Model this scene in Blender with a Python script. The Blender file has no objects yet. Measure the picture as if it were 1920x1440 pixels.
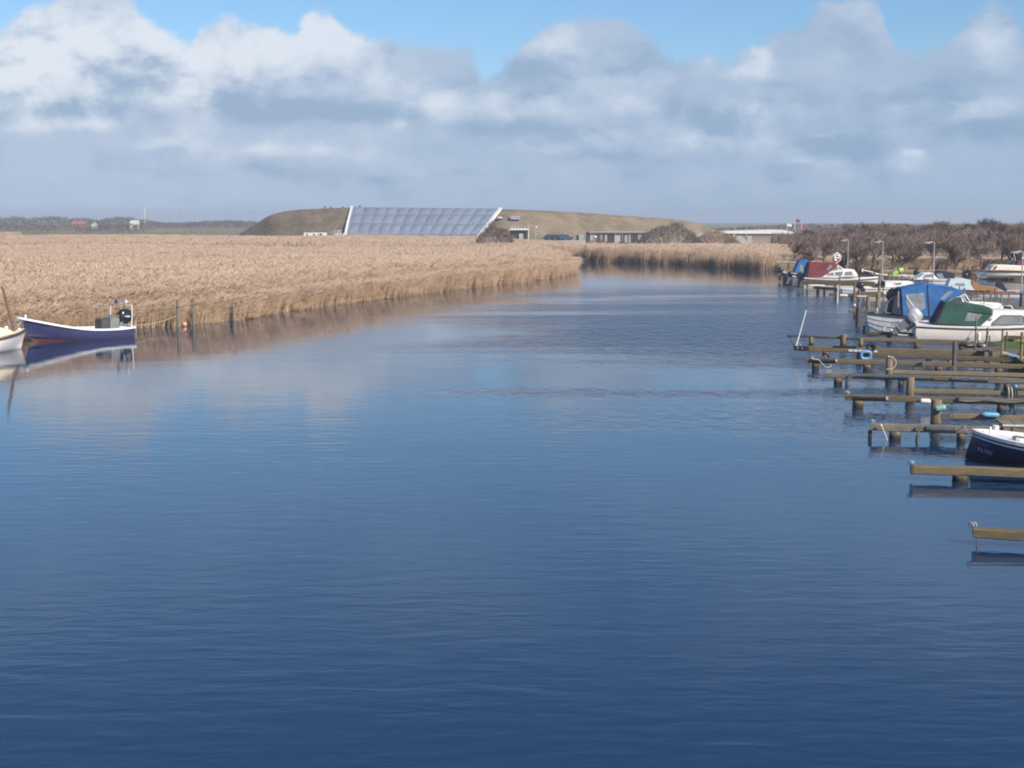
import bpy, bmesh, math, random
from mathutils import Vector, Matrix

# ------------------------------------------------------------------ camera
SC = bpy.context.scene
COL = SC.collection
F, CX, CY, HY, H = 2667.0, 960.0, 720.0, 412.0, 6.5
PITCH = math.atan((CY - HY) / F)
cam_d = bpy.data.cameras.new('camera')
cam = bpy.data.objects.new('camera', cam_d)
COL.objects.link(cam)
cam.location = (0, 0, H)
cam.rotation_euler = (math.pi / 2 - PITCH, 0, 0)
cam_d.sensor_width = 36
cam_d.lens = 36 * F / 1920
cam_d.clip_start, cam_d.clip_end = 0.5, 12000
SC.camera = cam

# ------------------------------------------------------------------ light
SUN_AZ, SUN_EL = math.radians(136), math.radians(33)      # azimuth clockwise from +Y
SUN_DIR = Vector((math.sin(SUN_AZ) * math.cos(SUN_EL), math.cos(SUN_AZ) * math.cos(SUN_EL), math.sin(SUN_EL)))
sun_d = bpy.data.lights.new('sun', 'SUN')
sun_d.energy = 5.0
sun_d.angle = math.radians(0.6)
sun_d.color = (1.0, 0.9, 0.78)
sun = bpy.data.objects.new('sun', sun_d)
COL.objects.link(sun)
sun.rotation_euler = SUN_DIR.to_track_quat('Z', 'Y').to_euler()
sun.location = (40, -40, 60)

SC.view_settings.view_transform = 'Standard'
SC.view_settings.look = 'None'
SC.view_settings.exposure = 0.3
SC.view_settings.gamma = 1.0
SC.view_settings.use_curve_mapping = False
SC.cycles.use_denoising = True
SC.cycles.max_bounces = 6
SC.cycles.diffuse_bounces = 2
SC.cycles.glossy_bounces = 3
SC.cycles.transparent_max_bounces = 6
SC.cycles.volume_bounces = 0
SC.cycles.filter_width = 1.9


class NT:
    """small helper to write node graphs"""
    def __init__(self, tree):
        self.t = tree
        self.n = tree.nodes
        self.l = tree.links

    def new(self, typ, **kw):
        nd = self.n.new(typ)
        for k, v in kw.items():
            setattr(nd, k, v)
        return nd

    def put(self, sock, v):
        if v is None:
            return
        if isinstance(v, bpy.types.NodeSocket):
            self.l.new(v, sock)
        else:
            sock.default_value = v

    def m(self, op, a, b=None, c=None, clamp=False):
        nd = self.new('ShaderNodeMath', operation=op, use_clamp=clamp)
        for i, v in enumerate((a, b, c)):
            self.put(nd.inputs[i], v)
        return nd.outputs[0]

    def vm(self, op, a, b=None):
        nd = self.new('ShaderNodeVectorMath', operation=op)
        self.put(nd.inputs[0], a)
        if b is not None:
            self.put(nd.inputs[3] if op == 'SCALE' else nd.inputs[1], b)
        return nd.outputs[0]

    def noise(self, vec, scale, detail=4, rough=0.5, dist=0.0, color=False):
        nd = self.new('ShaderNodeTexNoise')
        self.put(nd.inputs['Vector'], vec)
        self.put(nd.inputs['Scale'], scale)
        self.put(nd.inputs['Detail'], detail)
        self.put(nd.inputs['Roughness'], rough)
        self.put(nd.inputs['Distortion'], dist)
        return nd.outputs['Color' if color else 'Fac']

    def ss(self, x, lo, hi, a=0.0, b=1.0):
        nd = self.new('ShaderNodeMapRange', interpolation_type='SMOOTHSTEP', clamp=True)
        self.put(nd.inputs[0], x)
        for i, v in enumerate((lo, hi, a, b)):
            self.put(nd.inputs[i + 1], v)
        return nd.outputs[0]

    def mix(self, f, a, b):
        nd = self.new('ShaderNodeMix', data_type='RGBA', clamp_factor=True)
        self.put(nd.inputs[0], f)
        for i, v in ((6, a), (7, b)):
            if not isinstance(v, bpy.types.NodeSocket) and len(v) == 3:
                v = (*v, 1)
            self.put(nd.inputs[i], v)
        return nd.outputs[2]

    def sep(self, v):
        nd = self.new('ShaderNodeSeparateXYZ')
        self.put(nd.inputs[0], v)
        return nd.outputs

    def comb(self, x, y, z):
        nd = self.new('ShaderNodeCombineXYZ')
        for i, v in enumerate((x, y, z)):
            self.put(nd.inputs[i], v)
        return nd.outputs[0]


def ray(px, py):
    u, v = (px - CX) / F, (CY - py) / F
    s, c = math.sin(PITCH), math.cos(PITCH)
    return Vector((u, c + v * s, -s + v * c))


def AZEL(px, py):
    d = ray(px, py).normalized()
    return math.atan2(d.x, d.y), math.asin(d.z)


# ------------------------------------------------------------------ sky (world): clear air plus a bank of cumulus
world = bpy.data.worlds.new('World')
SC.world = world
world.use_nodes = True
world.node_tree.nodes.clear()
w = NT(world.node_tree)
sky = w.new('ShaderNodeTexSky', sky_type='NISHITA')
sky.sun_disc = False
sky.sun_elevation = SUN_EL
sky.sun_rotation = SUN_AZ
sky.altitude = 0
sky.air_density = 1.0
sky.dust_density = 0.5
sky.ozone_density = 3.0
bg_air = w.new('ShaderNodeBackground')
w.put(bg_air.inputs[0], w.vm('MULTIPLY', sky.outputs[0], (0.83, 1.0, 1.16)))
bg_air.inputs[1].default_value = 0.093

dirv = w.new('ShaderNodeTexCoord').outputs['Generated']
dx, dy, dz = w.sep(dirv)
warpc = w.noise(dirv, 22, 5, 0.6, color=True)
wx, wy, wz = w.sep(warpc)
az0 = w.m('ARCTAN2', dx, dy)
el0 = w.m('ARCSINE', dz)
azw = w.m('ADD', az0, w.m('MULTIPLY', w.m('SUBTRACT', wx, 0.5), 0.034))
elw = w.m('ADD', el0, w.m('MULTIPLY', w.m('SUBTRACT', wz, 0.5), 0.022))

TOPS = [(-40, 90), (0, 62), (60, 22), (130, -6), (200, -10), (250, 2), (275, 40), (320, 80), (345, 88), (370, 58),
        (440, 48), (530, 62), (568, 52), (580, 22), (610, 12), (640, 40), (690, 70), (760, 80), (860, 84), (892, 100), (925, 128),
        (955, 122), (985, 100), (1035, 45), (1060, 50), (1140, 46), (1200, 66), (1255, 92), (1300, 120), (1345, 120), (1385, 92),
        (1415, 76), (1470, 66), (1530, 32), (1580, 8), (1640, 8), (1658, 55), (1690, 92), (1735, 88), (1790, 52), (1805, 20),
        (1850, 4), (1885, 12), (1908, 60), (1960, 110)]
fc = w.new('ShaderNodeFloatCurve')
cv = fc.mapping.curves[0]
pts = []
AZR, ELR = 0.40, 0.20
for px, py in TOPS:
    a, e = AZEL(px, py)
    pts.append(((a + AZR) / (2 * AZR), e / ELR))
pts = [(0.0, 0.62)] + pts + [(1.0, 0.6)]
cv.points[0].location = pts[0]
cv.points[1].location = pts[-1]
for p in pts[1:-1]:
    cv.points.new(*p)
for p in cv.points:
    p.handle_type = 'AUTO_CLAMPED'
fc.mapping.update()
w.put(fc.inputs['Value'], w.m('DIVIDE', w.m('ADD', azw, AZR), 2 * AZR, clamp=True))
top = w.m('MULTIPLY', fc.outputs[0], ELR)

flat = w.vm('MULTIPLY', dirv, (1.0, 1.0, 1.5))
n_big = w.noise(flat, 13, 7, 0.56, 0.25)
n_fine = w.noise(flat, 46, 5, 0.6, 0.2)
up = w.vm('ADD', flat, (0.012, -0.004, 0.02))
n_up = w.noise(up, 13, 7, 0.56, 0.25)
relief = w.m('SUBTRACT', n_big, n_up)                       # > 0 where the billow faces the light above
depth = w.m('SUBTRACT', top, elw)
cov = w.m('ADD', w.m('DIVIDE', depth, 0.012), w.m('MULTIPLY', w.m('SUBTRACT', n_big, 0.5), 3.2))
cov = w.m('ADD', cov, w.m('MULTIPLY', w.m('SUBTRACT', n_fine, 0.5), 1.6))
cover = w.ss(cov, -0.40, 0.60)


def patch(px, py, rx, ry, amp):
    a, e = AZEL(px, py)
    da = w.m('MULTIPLY', w.m('SUBTRACT', azw, a), F / rx)
    de = w.m('MULTIPLY', w.m('SUBTRACT', elw, e), F / ry)
    r2 = w.m('ADD', w.m('MULTIPLY', da, da), w.m('MULTIPLY', de, de))
    return w.m('MULTIPLY', w.m('EXPONENT', w.m('MULTIPLY', r2, -1.0)), amp)


def total(items):
    acc = None
    for it in items:
        p = patch(*it)
        acc = p if acc is None else w.m('ADD', acc, p)
    return acc


white = total([(110, 70, 175, 70, 1.0), (40, 150, 120, 50, 0.6), (610, 75, 90, 75, 0.95), (430, 110, 120, 60, 0.8), (330, 150, 90, 40, 0.55),
               (1170, 135, 120, 45, 0.5), (1045, 70, 45, 40, 0.35), (1420, 98, 24, 26, 0.95), (1385, 140, 36, 18, 0.6),
               (1850, 60, 60, 75, 0.55), (1590, 55, 70, 60, 0.28), (1430, 208, 90, 26, 0.5), (1545, 252, 30, 16, 0.7),
               (1708, 283, 20, 9, 0.65), (1850, 205, 80, 30, 0.42), (960, 190, 90, 34, 0.4), (780, 190, 120, 40, 0.3),
               (745, 238, 26, 12, 0.4), (1600, 305, 130, 18, 0.45), (1330, 262, 130, 22, 0.45), (1120, 255, 60, 14, 0.35), (860, 170, 60, 20, 0.3), (1000, 275, 160, 14, 0.25), (120, 235, 160, 16, 0.4), (340, 272, 90, 18, 0.4), (420, 185, 120, 22, 0.4), (560, 290, 160, 14, 0.3), (1190, 200, 90, 24, 0.3)])
dark = total([(110, 205, 170, 26, 0.75), (230, 120, 60, 50, 0.3), (570, 212, 190, 26, 0.85), (235, 150, 60, 24, 0.4), (985, 240, 150, 20, 0.7),
              (1010, 130, 60, 36, 0.5), (1300, 225, 80, 30, 0.55), (1720, 195, 110, 36, 0.8), (1570, 272, 110, 20, 0.6), (1140, 293, 90, 13, 0.6),
              (1500, 150, 120, 50, 0.35), (1840, 245, 150, 24, 0.45), (880, 120, 60, 30, 0.0), (300, 322, 260, 10, 0.35), (800, 330, 300, 10, 0.3),
              (720, 60, 60, 40, 0.4), (1240, 60, 60, 50, 0.35)])
n_bank = w.noise(w.vm('MULTIPLY', dirv, (1.0, 1.0, 3.6)), 9, 7, 0.58, 0.4)
bank = w.m('SUBTRACT', n_bank, 0.5)
n_low = w.noise(w.vm('MULTIPLY', dirv, (1.0, 1.0, 3.0)), 19, 6, 0.58, 0.35)
bank = w.m('ADD', bank, w.m('MULTIPLY', w.m('SUBTRACT', n_low, 0.5), w.ss(el0, 0.085, 0.045, 0.0, 0.9)))
lit = w.m('ADD', w.m('MULTIPLY', relief, 4.3), w.m('MULTIPLY', w.m('SUBTRACT', n_fine, 0.5), 0.5))
wsum = w.m('ADD', white, w.m('MULTIPLY', lit, w.m('ADD', w.m('MULTIPLY', white, 0.55), 0.38)))
wsum = w.m('ADD', wsum, w.m('MULTIPLY', bank, 0.85))
wfac = w.ss(wsum, 0.03, 0.98)
dfac = w.ss(w.m('SUBTRACT', w.m('SUBTRACT', dark, w.m('MULTIPLY', lit, 0.8)), w.m('MULTIPLY', bank, 1.25)), -0.05, 1.0)
side = w.ss(az0, -0.36, 0.36)
mid_c = w.mix(side, (0.465, 0.575, 0.740), (0.390, 0.510, 0.690))
cl = w.mix(dfac, mid_c, w.mix(side, (0.345, 0.465, 0.640), (0.290, 0.425, 0.605)))
cl = w.mix(wfac, cl, w.mix(side, (0.765, 0.825, 0.905), (0.60, 0.70, 0.83)))
low = w.ss(el0, 0.004, 0.026)
low = w.m('ADD', w.m('MULTIPLY', low, 0.8), 0.2)
cl = w.mix(low, w.mix(side, (0.520, 0.655, 0.850), (0.320, 0.475, 0.660)), cl)
# thin broken cloud added above the bank, out of view, to brighten the water
n_fill_veil = w.noise(w.vm('MULTIPLY', dirv, (1.0, 1.0, 2.2)), 8, 6, 0.6, 0.5)
fill_veil = w.m('MULTIPLY', w.ss(n_fill_veil, 0.22, 0.72), w.m('MULTIPLY', w.ss(el0, 0.158, 0.205), w.ss(el0, 0.37, 0.24)))
fill_veil = w.m('MULTIPLY', fill_veil, 0.55)
cover = w.m('MAXIMUM', cover, fill_veil)
cl = w.mix(w.ss(el0, 0.150, 0.175), cl, (0.50, 0.70, 0.96))
bg_cl = w.new('ShaderNodeBackground')
w.l.new(cl, bg_cl.inputs[0])
bg_cl.inputs[1].default_value = 0.815
mixs = w.new('ShaderNodeMixShader')
w.l.new(cover, mixs.inputs[0])
w.l.new(bg_air.outputs[0], mixs.inputs[1])
w.l.new(bg_cl.outputs[0], mixs.inputs[2])
wo = w.new('ShaderNodeOutputWorld')
w.l.new(mixs.outputs[0], wo.inputs[0])

# ------------------------------------------------------------------ geometry helpers
def P(px, py, z=0.0):
    """point of the horizontal plane z seen at this pixel of the 1920 x 1440 photograph"""
    d = ray(px, py)
    t = (z - H) / d.z
    return Vector((d.x * t, d.y * t, z))


def PY(px, py, Y):
    d = ray(px, py)
    t = Y / d.y
    return Vector((d.x * t, Y, H + d.z * t))


def rot_to(a, b):
    d = (b - a)
    return d.to_track_quat('Z', 'Y').to_matrix()


class MB:
    def __init__(self):
        self.v, self.f, self.mi = [], [], []

    def add(self, vs, fs, mi=0):
        o = len(self.v)
        self.v += [tuple(p) for p in vs]
        self.f += [tuple(i + o for i in q) for q in fs]
        self.mi += [mi] * len(fs)
        return self

    def box(self, c, s, R=None, mi=0):
        c = Vector(c)
        hx, hy, hz = s[0] / 2, s[1] / 2, s[2] / 2
        vs = [Vector((x, y, z)) for x in (-hx, hx) for y in (-hy, hy) for z in (-hz, hz)]
        if R is not None:
            vs = [R @ p for p in vs]
        vs = [p + c for p in vs]
        return self.add(vs, [(0, 1, 3, 2), (4, 6, 7, 5), (0, 4, 5, 1), (2, 3, 7, 6), (0, 2, 6, 4), (1, 5, 7, 3)], mi)

    def bar(self, a, b, wy, wz, mi=0, up=(0, 0, 1)):
        """box along a-b, wy wide sideways, wz high"""
        a, b = Vector(a), Vector(b)
        d = (b - a).normalized()
        s = d.cross(Vector(up))
        if s.length < 1e-4:
            s = d.cross(Vector((0, 1, 0)))
        s.normalize()
        u = s.cross(d).normalized()
        vs = []
        for p in (a, b):
            for i, j in ((-1, -1), (1, -1), (1, 1), (-1, 1)):
                vs.append(p + s * (i * wy / 2) + u * (j * wz / 2))
        return self.add(vs, [(3, 2, 1, 0), (4, 5, 6, 7), (0, 1, 5, 4), (1, 2, 6, 5), (2, 3, 7, 6), (3, 0, 4, 7)], mi)

    def tube(self, pts, r, n=6, mi=0, cap=True, closed=False):
        pts = [Vector(p) for p in pts]
        rs = r if isinstance(r, (list, tuple)) else [r] * len(pts)
        vs, N = [], len(pts)
        prev = None
        for i, p in enumerate(pts):
            if closed:
                d = pts[(i + 1) % N] - pts[i - 1]
            else:
                d = pts[min(i + 1, N - 1)] - pts[max(i - 1, 0)]
            d.normalize()
            if prev is None:
                s = d.cross(Vector((0, 0, 1)))
                if s.length < 1e-3:
                    s = d.cross(Vector((0, 1, 0)))
            else:
                s = prev - d * prev.dot(d)
            s.normalize()
            prev = s
            u = d.cross(s)
            for k in range(n):
                t = 2 * math.pi * k / n
                vs.append(p + (s * math.cos(t) + u * math.sin(t)) * rs[i])
        fs = []
        for i in range(N if closed else N - 1):
            for k in range(n):
                j = (i + 1) % N
                fs.append((i * n + k, i * n + (k + 1) % n, j * n + (k + 1) % n, j * n + k))
        if cap and not closed:
            fs.append(tuple(range(n - 1, -1, -1)))
            fs.append(tuple((N - 1) * n + k for k in range(n)))
        return self.add(vs, fs, mi)

    def cyl(self, a, b, r0, r1=None, n=12, mi=0):
        return self.tube([a, b], [r0, r0 if r1 is None else r1], n, mi)

    def rows(self, rows, closed=False, mi=0):
        n = len(rows[0])
        vs = [p for r in rows for p in r]
        fs = []
        for i in range(len(rows) - 1):
            for k in range(n if closed else n - 1):
                k2 = (k + 1) % n
                fs.append((i * n + k, i * n + k2, (i + 1) * n + k2, (i + 1) * n + k))
        return self.add(vs, fs, mi)

    def lathe(self, prof, n=14, c=(0, 0, 0), mi=0, axis='z'):
        rows = []
        for r, z in prof:
            row = []
            for k in range(n):
                t = 2 * math.pi * k / n
                if axis == 'z':
                    row.append((c[0] + r * math.cos(t), c[1] + r * math.sin(t), c[2] + z))
                elif axis == 'x':
                    row.append((c[0] + z, c[1] + r * math.cos(t), c[2] + r * math.sin(t)))
                else:
                    row.append((c[0] + r * math.sin(t), c[1] + z, c[2] + r * math.cos(t)))
            rows.append(row)
        return self.rows(rows, True, mi)

    def ball(self, c, r, n=12, m=8, sc=(1, 1, 1), mi=0):
        rows = []
        for i in range(m + 1):
            t = math.pi * i / m - math.pi / 2
            rows.append([(c[0] + sc[0] * r * math.cos(t) * math.cos(2 * math.pi * k / n),
                          c[1] + sc[1] * r * math.cos(t) * math.sin(2 * math.pi * k / n),
                          c[2] + sc[2] * r * math.sin(t)) for k in range(n)])
        return self.rows(rows, True, mi)

    def poly(self, pts, mi=0):
        return self.add(pts, [tuple(range(len(pts)))], mi)

    def slab(self, pts, d, mi=0):
        """polygon extruded by the vector d"""
        d = Vector(d)
        n = len(pts)
        a = [Vector(p) for p in pts]
        vs = a + [p + d for p in a]
        fs = [tuple(range(n - 1, -1, -1)), tuple(range(n, 2 * n))] + [(i, (i + 1) % n, n + (i + 1) % n, n + i) for i in range(n)]
        return self.add(vs, fs, mi)

    def build(self, name, mat, parent=None, smooth=False, bevel=0.0, mesh_only=False):
        me = bpy.data.meshes.new(name)
        me.from_pydata(self.v, [], self.f)
        mats = mat if isinstance(mat, (list, tuple)) else [mat]
        for m_ in mats:
            me.materials.append(m_)
        if len(mats) > 1:
            me.polygons.foreach_set('material_index', self.mi)
        bm = bmesh.new()
        bm.from_mesh(me)
        if len(bm.faces) < 60000 and smooth != 'raw':
            bmesh.ops.remove_doubles(bm, verts=bm.verts, dist=1e-5)
            bmesh.ops.recalc_face_normals(bm, faces=bm.faces)
        if bevel:
            bmesh.ops.bevel(bm, geom=bm.edges[:], offset=bevel, segments=1, affect='EDGES', clamp_overlap=True)
        bm.to_mesh(me)
        bm.free()
        if smooth and smooth != 'raw':
            me.shade_smooth()
            try:
                me.set_sharp_from_angle(angle=math.radians(38))
            except Exception:
                pass
        me.update()
        if mesh_only:
            return me
        return link(name, me, parent)


def link(name, data, parent=None):
    o = bpy.data.objects.new(name, data)
    COL.objects.link(o)
    if parent is not None:
        o.parent = parent
    return o


def tag(o, label=None, cat=None, group=None, kind=None):
    if label:
        o['label'] = label
    if cat:
        o['category'] = cat
    if group:
        o['group'] = group
    if kind:
        o['kind'] = kind
    return o


def thing(name, label, cat, loc=(0, 0, 0), rz=0.0, group=None):
    o = bpy.data.objects.new(name, None)
    COL.objects.link(o)
    o.empty_display_size = 0.3
    o.location = loc
    o.rotation_euler = (0, 0, rz)
    return tag(o, label, cat, group)


def copy_tree(o, loc=None, rz=None, sc=None, label=None):
    def rec(s, par):
        c = s.copy()
        COL.objects.link(c)
        if par is not None:
            c.parent = par
        for ch in kids.get(s.name, []):
            rec(ch, c)
        return c
    kids = {}
    def collect(s):
        kids[s.name] = list(s.children)
        for ch in s.children:
            collect(ch)
    collect(o)
    r = rec(o, None)
    if loc is not None:
        r.location = loc
    if rz is not None:
        r.rotation_euler[2] = rz
    if sc is not None:
        r.scale = sc if isinstance(sc, (tuple, list)) else (sc, sc, sc)
    if label:
        r['label'] = label
    return r


# ------------------------------------------------------------------ materials
def mat(name, col, rough=0.6, var=0.12, scale=6.0, stretch=(1, 1, 1), bump=0.0, metal=0.0, col2=None, fine=0.0, spec=0.5, sub=None, rnd=0.0):
    """a surface whose colour wanders between two tones; optional grain relief"""
    m_ = bpy.data.materials.new(name)
    m_.use_nodes = True
    m_.node_tree.nodes.clear()
    t = NT(m_.node_tree)
    bs = t.new('ShaderNodeBsdfPrincipled')
    out = t.new('ShaderNodeOutputMaterial')
    t.l.new(bs.outputs[0], out.inputs[0])
    co = t.new('ShaderNodeTexCoord').outputs['Object']
    v = t.vm('MULTIPLY', co, stretch)
    n1 = t.noise(v, scale, 5, 0.6)
    if col2 is None:
        col2 = tuple(max(0, c * (1 - 2.2 * var)) for c in col)
    f = t.ss(n1, 0.35, 0.68)
    c = t.mix(f, col, col2)
    if fine:
        n2 = t.noise(v, scale * 7, 3, 0.6)
        c = t.mix(t.m('MULTIPLY', t.ss(n2, 0.4, 0.75), fine), c, tuple(x * 0.45 for x in col))
    if rnd:
        oi = t.new('ShaderNodeObjectInfo').outputs['Random']
        hsv = t.new('ShaderNodeHueSaturation')
        t.put(hsv.inputs['Value'], t.m('ADD', t.m('MULTIPLY', oi, rnd * 2), 1 - rnd))
        t.put(hsv.inputs['Color'], c)
        c = hsv.outputs[0]
    t.put(bs.inputs['Base Color'], c)
    t.put(bs.inputs['Roughness'], t.m('ADD', t.m('MULTIPLY', n1, 0.2), rough - 0.1, clamp=True))
    bs.inputs['Metallic'].default_value = metal
    bs.inputs['Specular IOR Level'].default_value = spec
    if bump:
        b = t.new('ShaderNodeBump')
        b.inputs['Strength'].default_value = 1.0
        b.inputs['Distance'].default_value = bump
        t.put(b.inputs['Height'], t.noise(v, scale * 4, 4, 0.65))
        t.l.new(b.outputs[0], bs.inputs['Normal'])
    return m_


def paint2(name, below, above, zcut, rough=0.35, spec=0.5):
    """two paints on one hull: antifouling under the local height zcut, topside colour over it"""
    m_ = mat(name, above, rough, 0.05, 2.0, spec=spec)
    t = NT(m_.node_tree)
    bs = [n for n in t.n if n.type == 'BSDF_PRINCIPLED'][0]
    old = bs.inputs['Base Color'].links[0].from_socket
    co = [n for n in t.n if n.type == 'TEX_COORD'][0].outputs['Object']
    z = t.sep(co)[2]
    zz = t.m('ADD', z, t.m('MULTIPLY', t.m('SUBTRACT', t.noise(co, 5, 4), 0.5), 0.05))
    scum = t.ss(zz, zcut + 0.0, zcut + 0.16)
    c = t.mix(scum, tuple(a * 0.55 + b for a, b in zip(above, (0.05, 0.04, 0.02))), old)
    c = t.mix(t.ss(z, zcut - 0.004, zcut + 0.004), below, c)
    t.put(bs.inputs['Base Color'], c)
    return m_


M = {}


def tideline(m_, z0=0.05, z1=0.22):
    """weed and wet slime on a pile up to the height the river wets it"""
    t = NT(m_.node_tree)
    bs = [n for n in t.n if n.type == 'BSDF_PRINCIPLED'][0]
    old = bs.inputs['Base Color'].links[0].from_socket
    co = [n for n in t.n if n.type == 'TEX_COORD'][0].outputs['Object']
    z = t.sep(co)[2]
    zz = t.m('ADD', z, t.m('MULTIPLY', t.m('SUBTRACT', t.noise(co, 9, 4), 0.5), 0.16))
    t.put(bs.inputs['Base Color'], t.mix(t.ss(zz, z0, z1), (0.035, 0.034, 0.022), old))
def defm(key, *a, **k):
    M[key] = mat(key, *a, **k)


defm('timber', (0.24, 0.178, 0.105), 0.85, 0.0, 3.0, (0.5, 4, 4), 0.012, col2=(0.145, 0.13, 0.08), fine=0.6, spec=0.2, rnd=0.26)
defm('timber_grey', (0.24, 0.21, 0.17), 0.9, 0.0, 3.0, (0.5, 4, 4), 0.012, col2=(0.12, 0.115, 0.09), fine=0.6, spec=0.2, rnd=0.24)
defm('pile', (0.25, 0.185, 0.12), 0.9, 0.0, 3.0, (4, 4, 0.6), 0.012, col2=(0.105, 0.085, 0.062), fine=0.5, spec=0.2, rnd=0.15)
defm('pile_moss', (0.27, 0.235, 0.10), 0.9, 0.0, 3.0, (4, 4, 0.6), 0.01, col2=(0.12, 0.11, 0.05), fine=0.4, spec=0.2)
for k_ in ('pile', 'pile_moss'):
    tideline(M[k_])
defm('rubber', (0.032, 0.032, 0.036), 0.7, 0.1, 8, bump=0.002, spec=0.3)
defm('rubber_grey', (0.10, 0.105, 0.11), 0.75, 0.12, 5, bump=0.002, spec=0.3)
defm('steel', (0.66, 0.67, 0.68), 0.45, 0.08, 9, metal=0.5)
defm('seam', (0.24, 0.28, 0.34), 0.5, 0.05, 2)
defm('galv', (0.46, 0.48, 0.50), 0.5, 0.1, 7, metal=0.6)
defm('rust', (0.22, 0.085, 0.04), 0.9, 0.15, 9, bump=0.004)
defm('white', (0.80, 0.77, 0.72), 0.32, 0.05, 2.0, fine=0.06)
defm('white_cool', (0.74, 0.77, 0.79), 0.32, 0.05, 2.0, fine=0.06)
defm('cream', (0.76, 0.66, 0.50), 0.38, 0.06, 2.0, fine=0.06)
defm('grey_white', (0.60, 0.61, 0.60), 0.45, 0.08, 3.0, fine=0.1)
defm('dull_white', (0.66, 0.62, 0.55), 0.5, 0.1, 4.0, fine=0.12)
defm('rope', (0.66, 0.61, 0.52), 0.9, 0.15, 30, spec=0.1)
defm('rope_dark', (0.05, 0.05, 0.045), 0.9, 0.15, 30, spec=0.1)
defm('chrome', (0.72, 0.73, 0.74), 0.2, 0.05, 6, metal=1.0)
defm('glass_dark', (0.05, 0.06, 0.07), 0.08, 0.1, 1.5, spec=0.7)
defm('glass_grey', (0.22, 0.23, 0.23), 0.12, 0.12, 1.2, spec=0.7)
defm('curtain', (0.68, 0.66, 0.60), 0.3, 0.08, 3.0, (8, 1, 1), spec=0.6)
defm('canvas_blue', (0.042, 0.150, 0.38), 0.85, 0.12, 1.2, bump=0.03, spec=0.2)
defm('canvas_navy_and_shade', (0.034, 0.036, 0.062), 0.85, 0.12, 1.2, bump=0.03, spec=0.2)  # real navy canvas; also paints the shade on the blue canopy's aft face
defm('canvas_green', (0.042, 0.108, 0.082), 0.85, 0.12, 1.2, bump=0.03, spec=0.2)
defm('canvas_maroon', (0.20, 0.050, 0.060), 0.85, 0.12, 1.2, bump=0.03, spec=0.2)
defm('clear_vinyl', (0.27, 0.28, 0.30), 0.15, 0.15, 2.5, spec=0.6)
defm('motor_black', (0.020, 0.020, 0.024), 0.25, 0.1, 4)
defm('motor_silver', (0.50, 0.52, 0.54), 0.3, 0.06, 4, metal=0.3)
defm('motor_leg', (0.16, 0.17, 0.18), 0.45, 0.1, 6)
defm('varnish', (0.40, 0.185, 0.06), 0.3, 0.12, 5, (0.5, 4, 4))
defm('mast_brown', (0.21, 0.125, 0.075), 0.5, 0.12, 5, (4, 4, 0.5))
defm('rub_red', (0.26, 0.105, 0.075), 0.5, 0.1, 5)
defm('rub_dark', (0.085, 0.065, 0.055), 0.55, 0.1, 5)
defm('fender_blue', (0.11, 0.36, 0.54), 0.4, 0.06, 6)
defm('fender_teal', (0.20, 0.40, 0.34), 0.4, 0.08, 6)
defm('fender_white', (0.72, 0.66, 0.58), 0.45, 0.08, 6)
defm('plastic_blue', (0.13, 0.27, 0.50), 0.45, 0.08, 6)
defm('box_grey', (0.20, 0.21, 0.20), 0.5, 0.06, 3)
defm('box_dark', (0.07, 0.07, 0.068), 0.6, 0.06, 3)
defm('lime', (0.42, 0.72, 0.16), 0.6, 0.08, 4)
defm('red_paint', (0.55, 0.06, 0.05), 0.5, 0.06, 4)
defm('letter_white', (0.50, 0.55, 0.64), 0.5, 0.05, 9)
defm('letter_dark', (0.03, 0.03, 0.035), 0.5, 0.05, 9)
defm('letter_blue', (0.10, 0.16, 0.36), 0.5, 0.05, 9)
defm('concrete', (0.40, 0.37, 0.33), 0.9, 0.08, 1.2, fine=0.15)
defm('white_wall', (0.72, 0.70, 0.66), 0.7, 0.05, 0.3)
defm('brick_red', (0.34, 0.15, 0.10), 0.9, 0.1, 0.8)
defm('facade_grey', (0.36, 0.37, 0.38), 0.6, 0.08, 0.5)
defm('dark_metal', (0.07, 0.075, 0.085), 0.5, 0.08, 1.0)
defm('container_green', (0.26, 0.33, 0.29), 0.6, 0.08, 0.7)
defm('etfe', (0.205, 0.240, 0.305), 0.3, 0.05, 0.25, spec=0.5, rnd=0.05)
defm('etfe_low', (0.185, 0.195, 0.260), 0.3, 0.05, 0.25, spec=0.5, rnd=0.05)
defm('mound_grass', (0.265, 0.20, 0.14), 0.95, 0.0, 0.16, (1, 1, 2), 0.35, col2=(0.15, 0.135, 0.088), fine=0.5, spec=0.05)
defm('lawn', (0.075, 0.125, 0.035), 0.95, 0.1, 0.5, bump=0.02, col2=(0.10, 0.12, 0.04), spec=0.05)
defm('twig_under', (0.205, 0.155, 0.130), 0.95, 0.12, 0.4, spec=0.05)
defm('bark', (0.115, 0.088, 0.070), 0.95, 0.12, 1.5, spec=0.1, rnd=0.15)
defm('twig', (0.190, 0.132, 0.098), 0.95, 0.12, 0.4, spec=0.05, rnd=0.2)
defm('twig_warm', (0.25, 0.165, 0.11), 0.95, 0.12, 0.4, spec=0.05, rnd=0.15)
defm('twig_grey', (0.15, 0.120, 0.108), 0.95, 0.12, 0.5, spec=0.05, rnd=0.15)
defm('far_twig', (0.155, 0.130, 0.112), 0.95, 0.2, 0.02, col2=(0.115, 0.108, 0.090), spec=0.05)
defm('car_dark', (0.03, 0.032, 0.04), 0.25, 0.05, 2)
defm('car_blue', (0.04, 0.06, 0.16), 0.25, 0.05, 2)
defm('cloth_dark', (0.05, 0.05, 0.06), 0.9, 0.1, 3)
defm('cloth_red', (0.20, 0.06, 0.06), 0.9, 0.1, 3)
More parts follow.
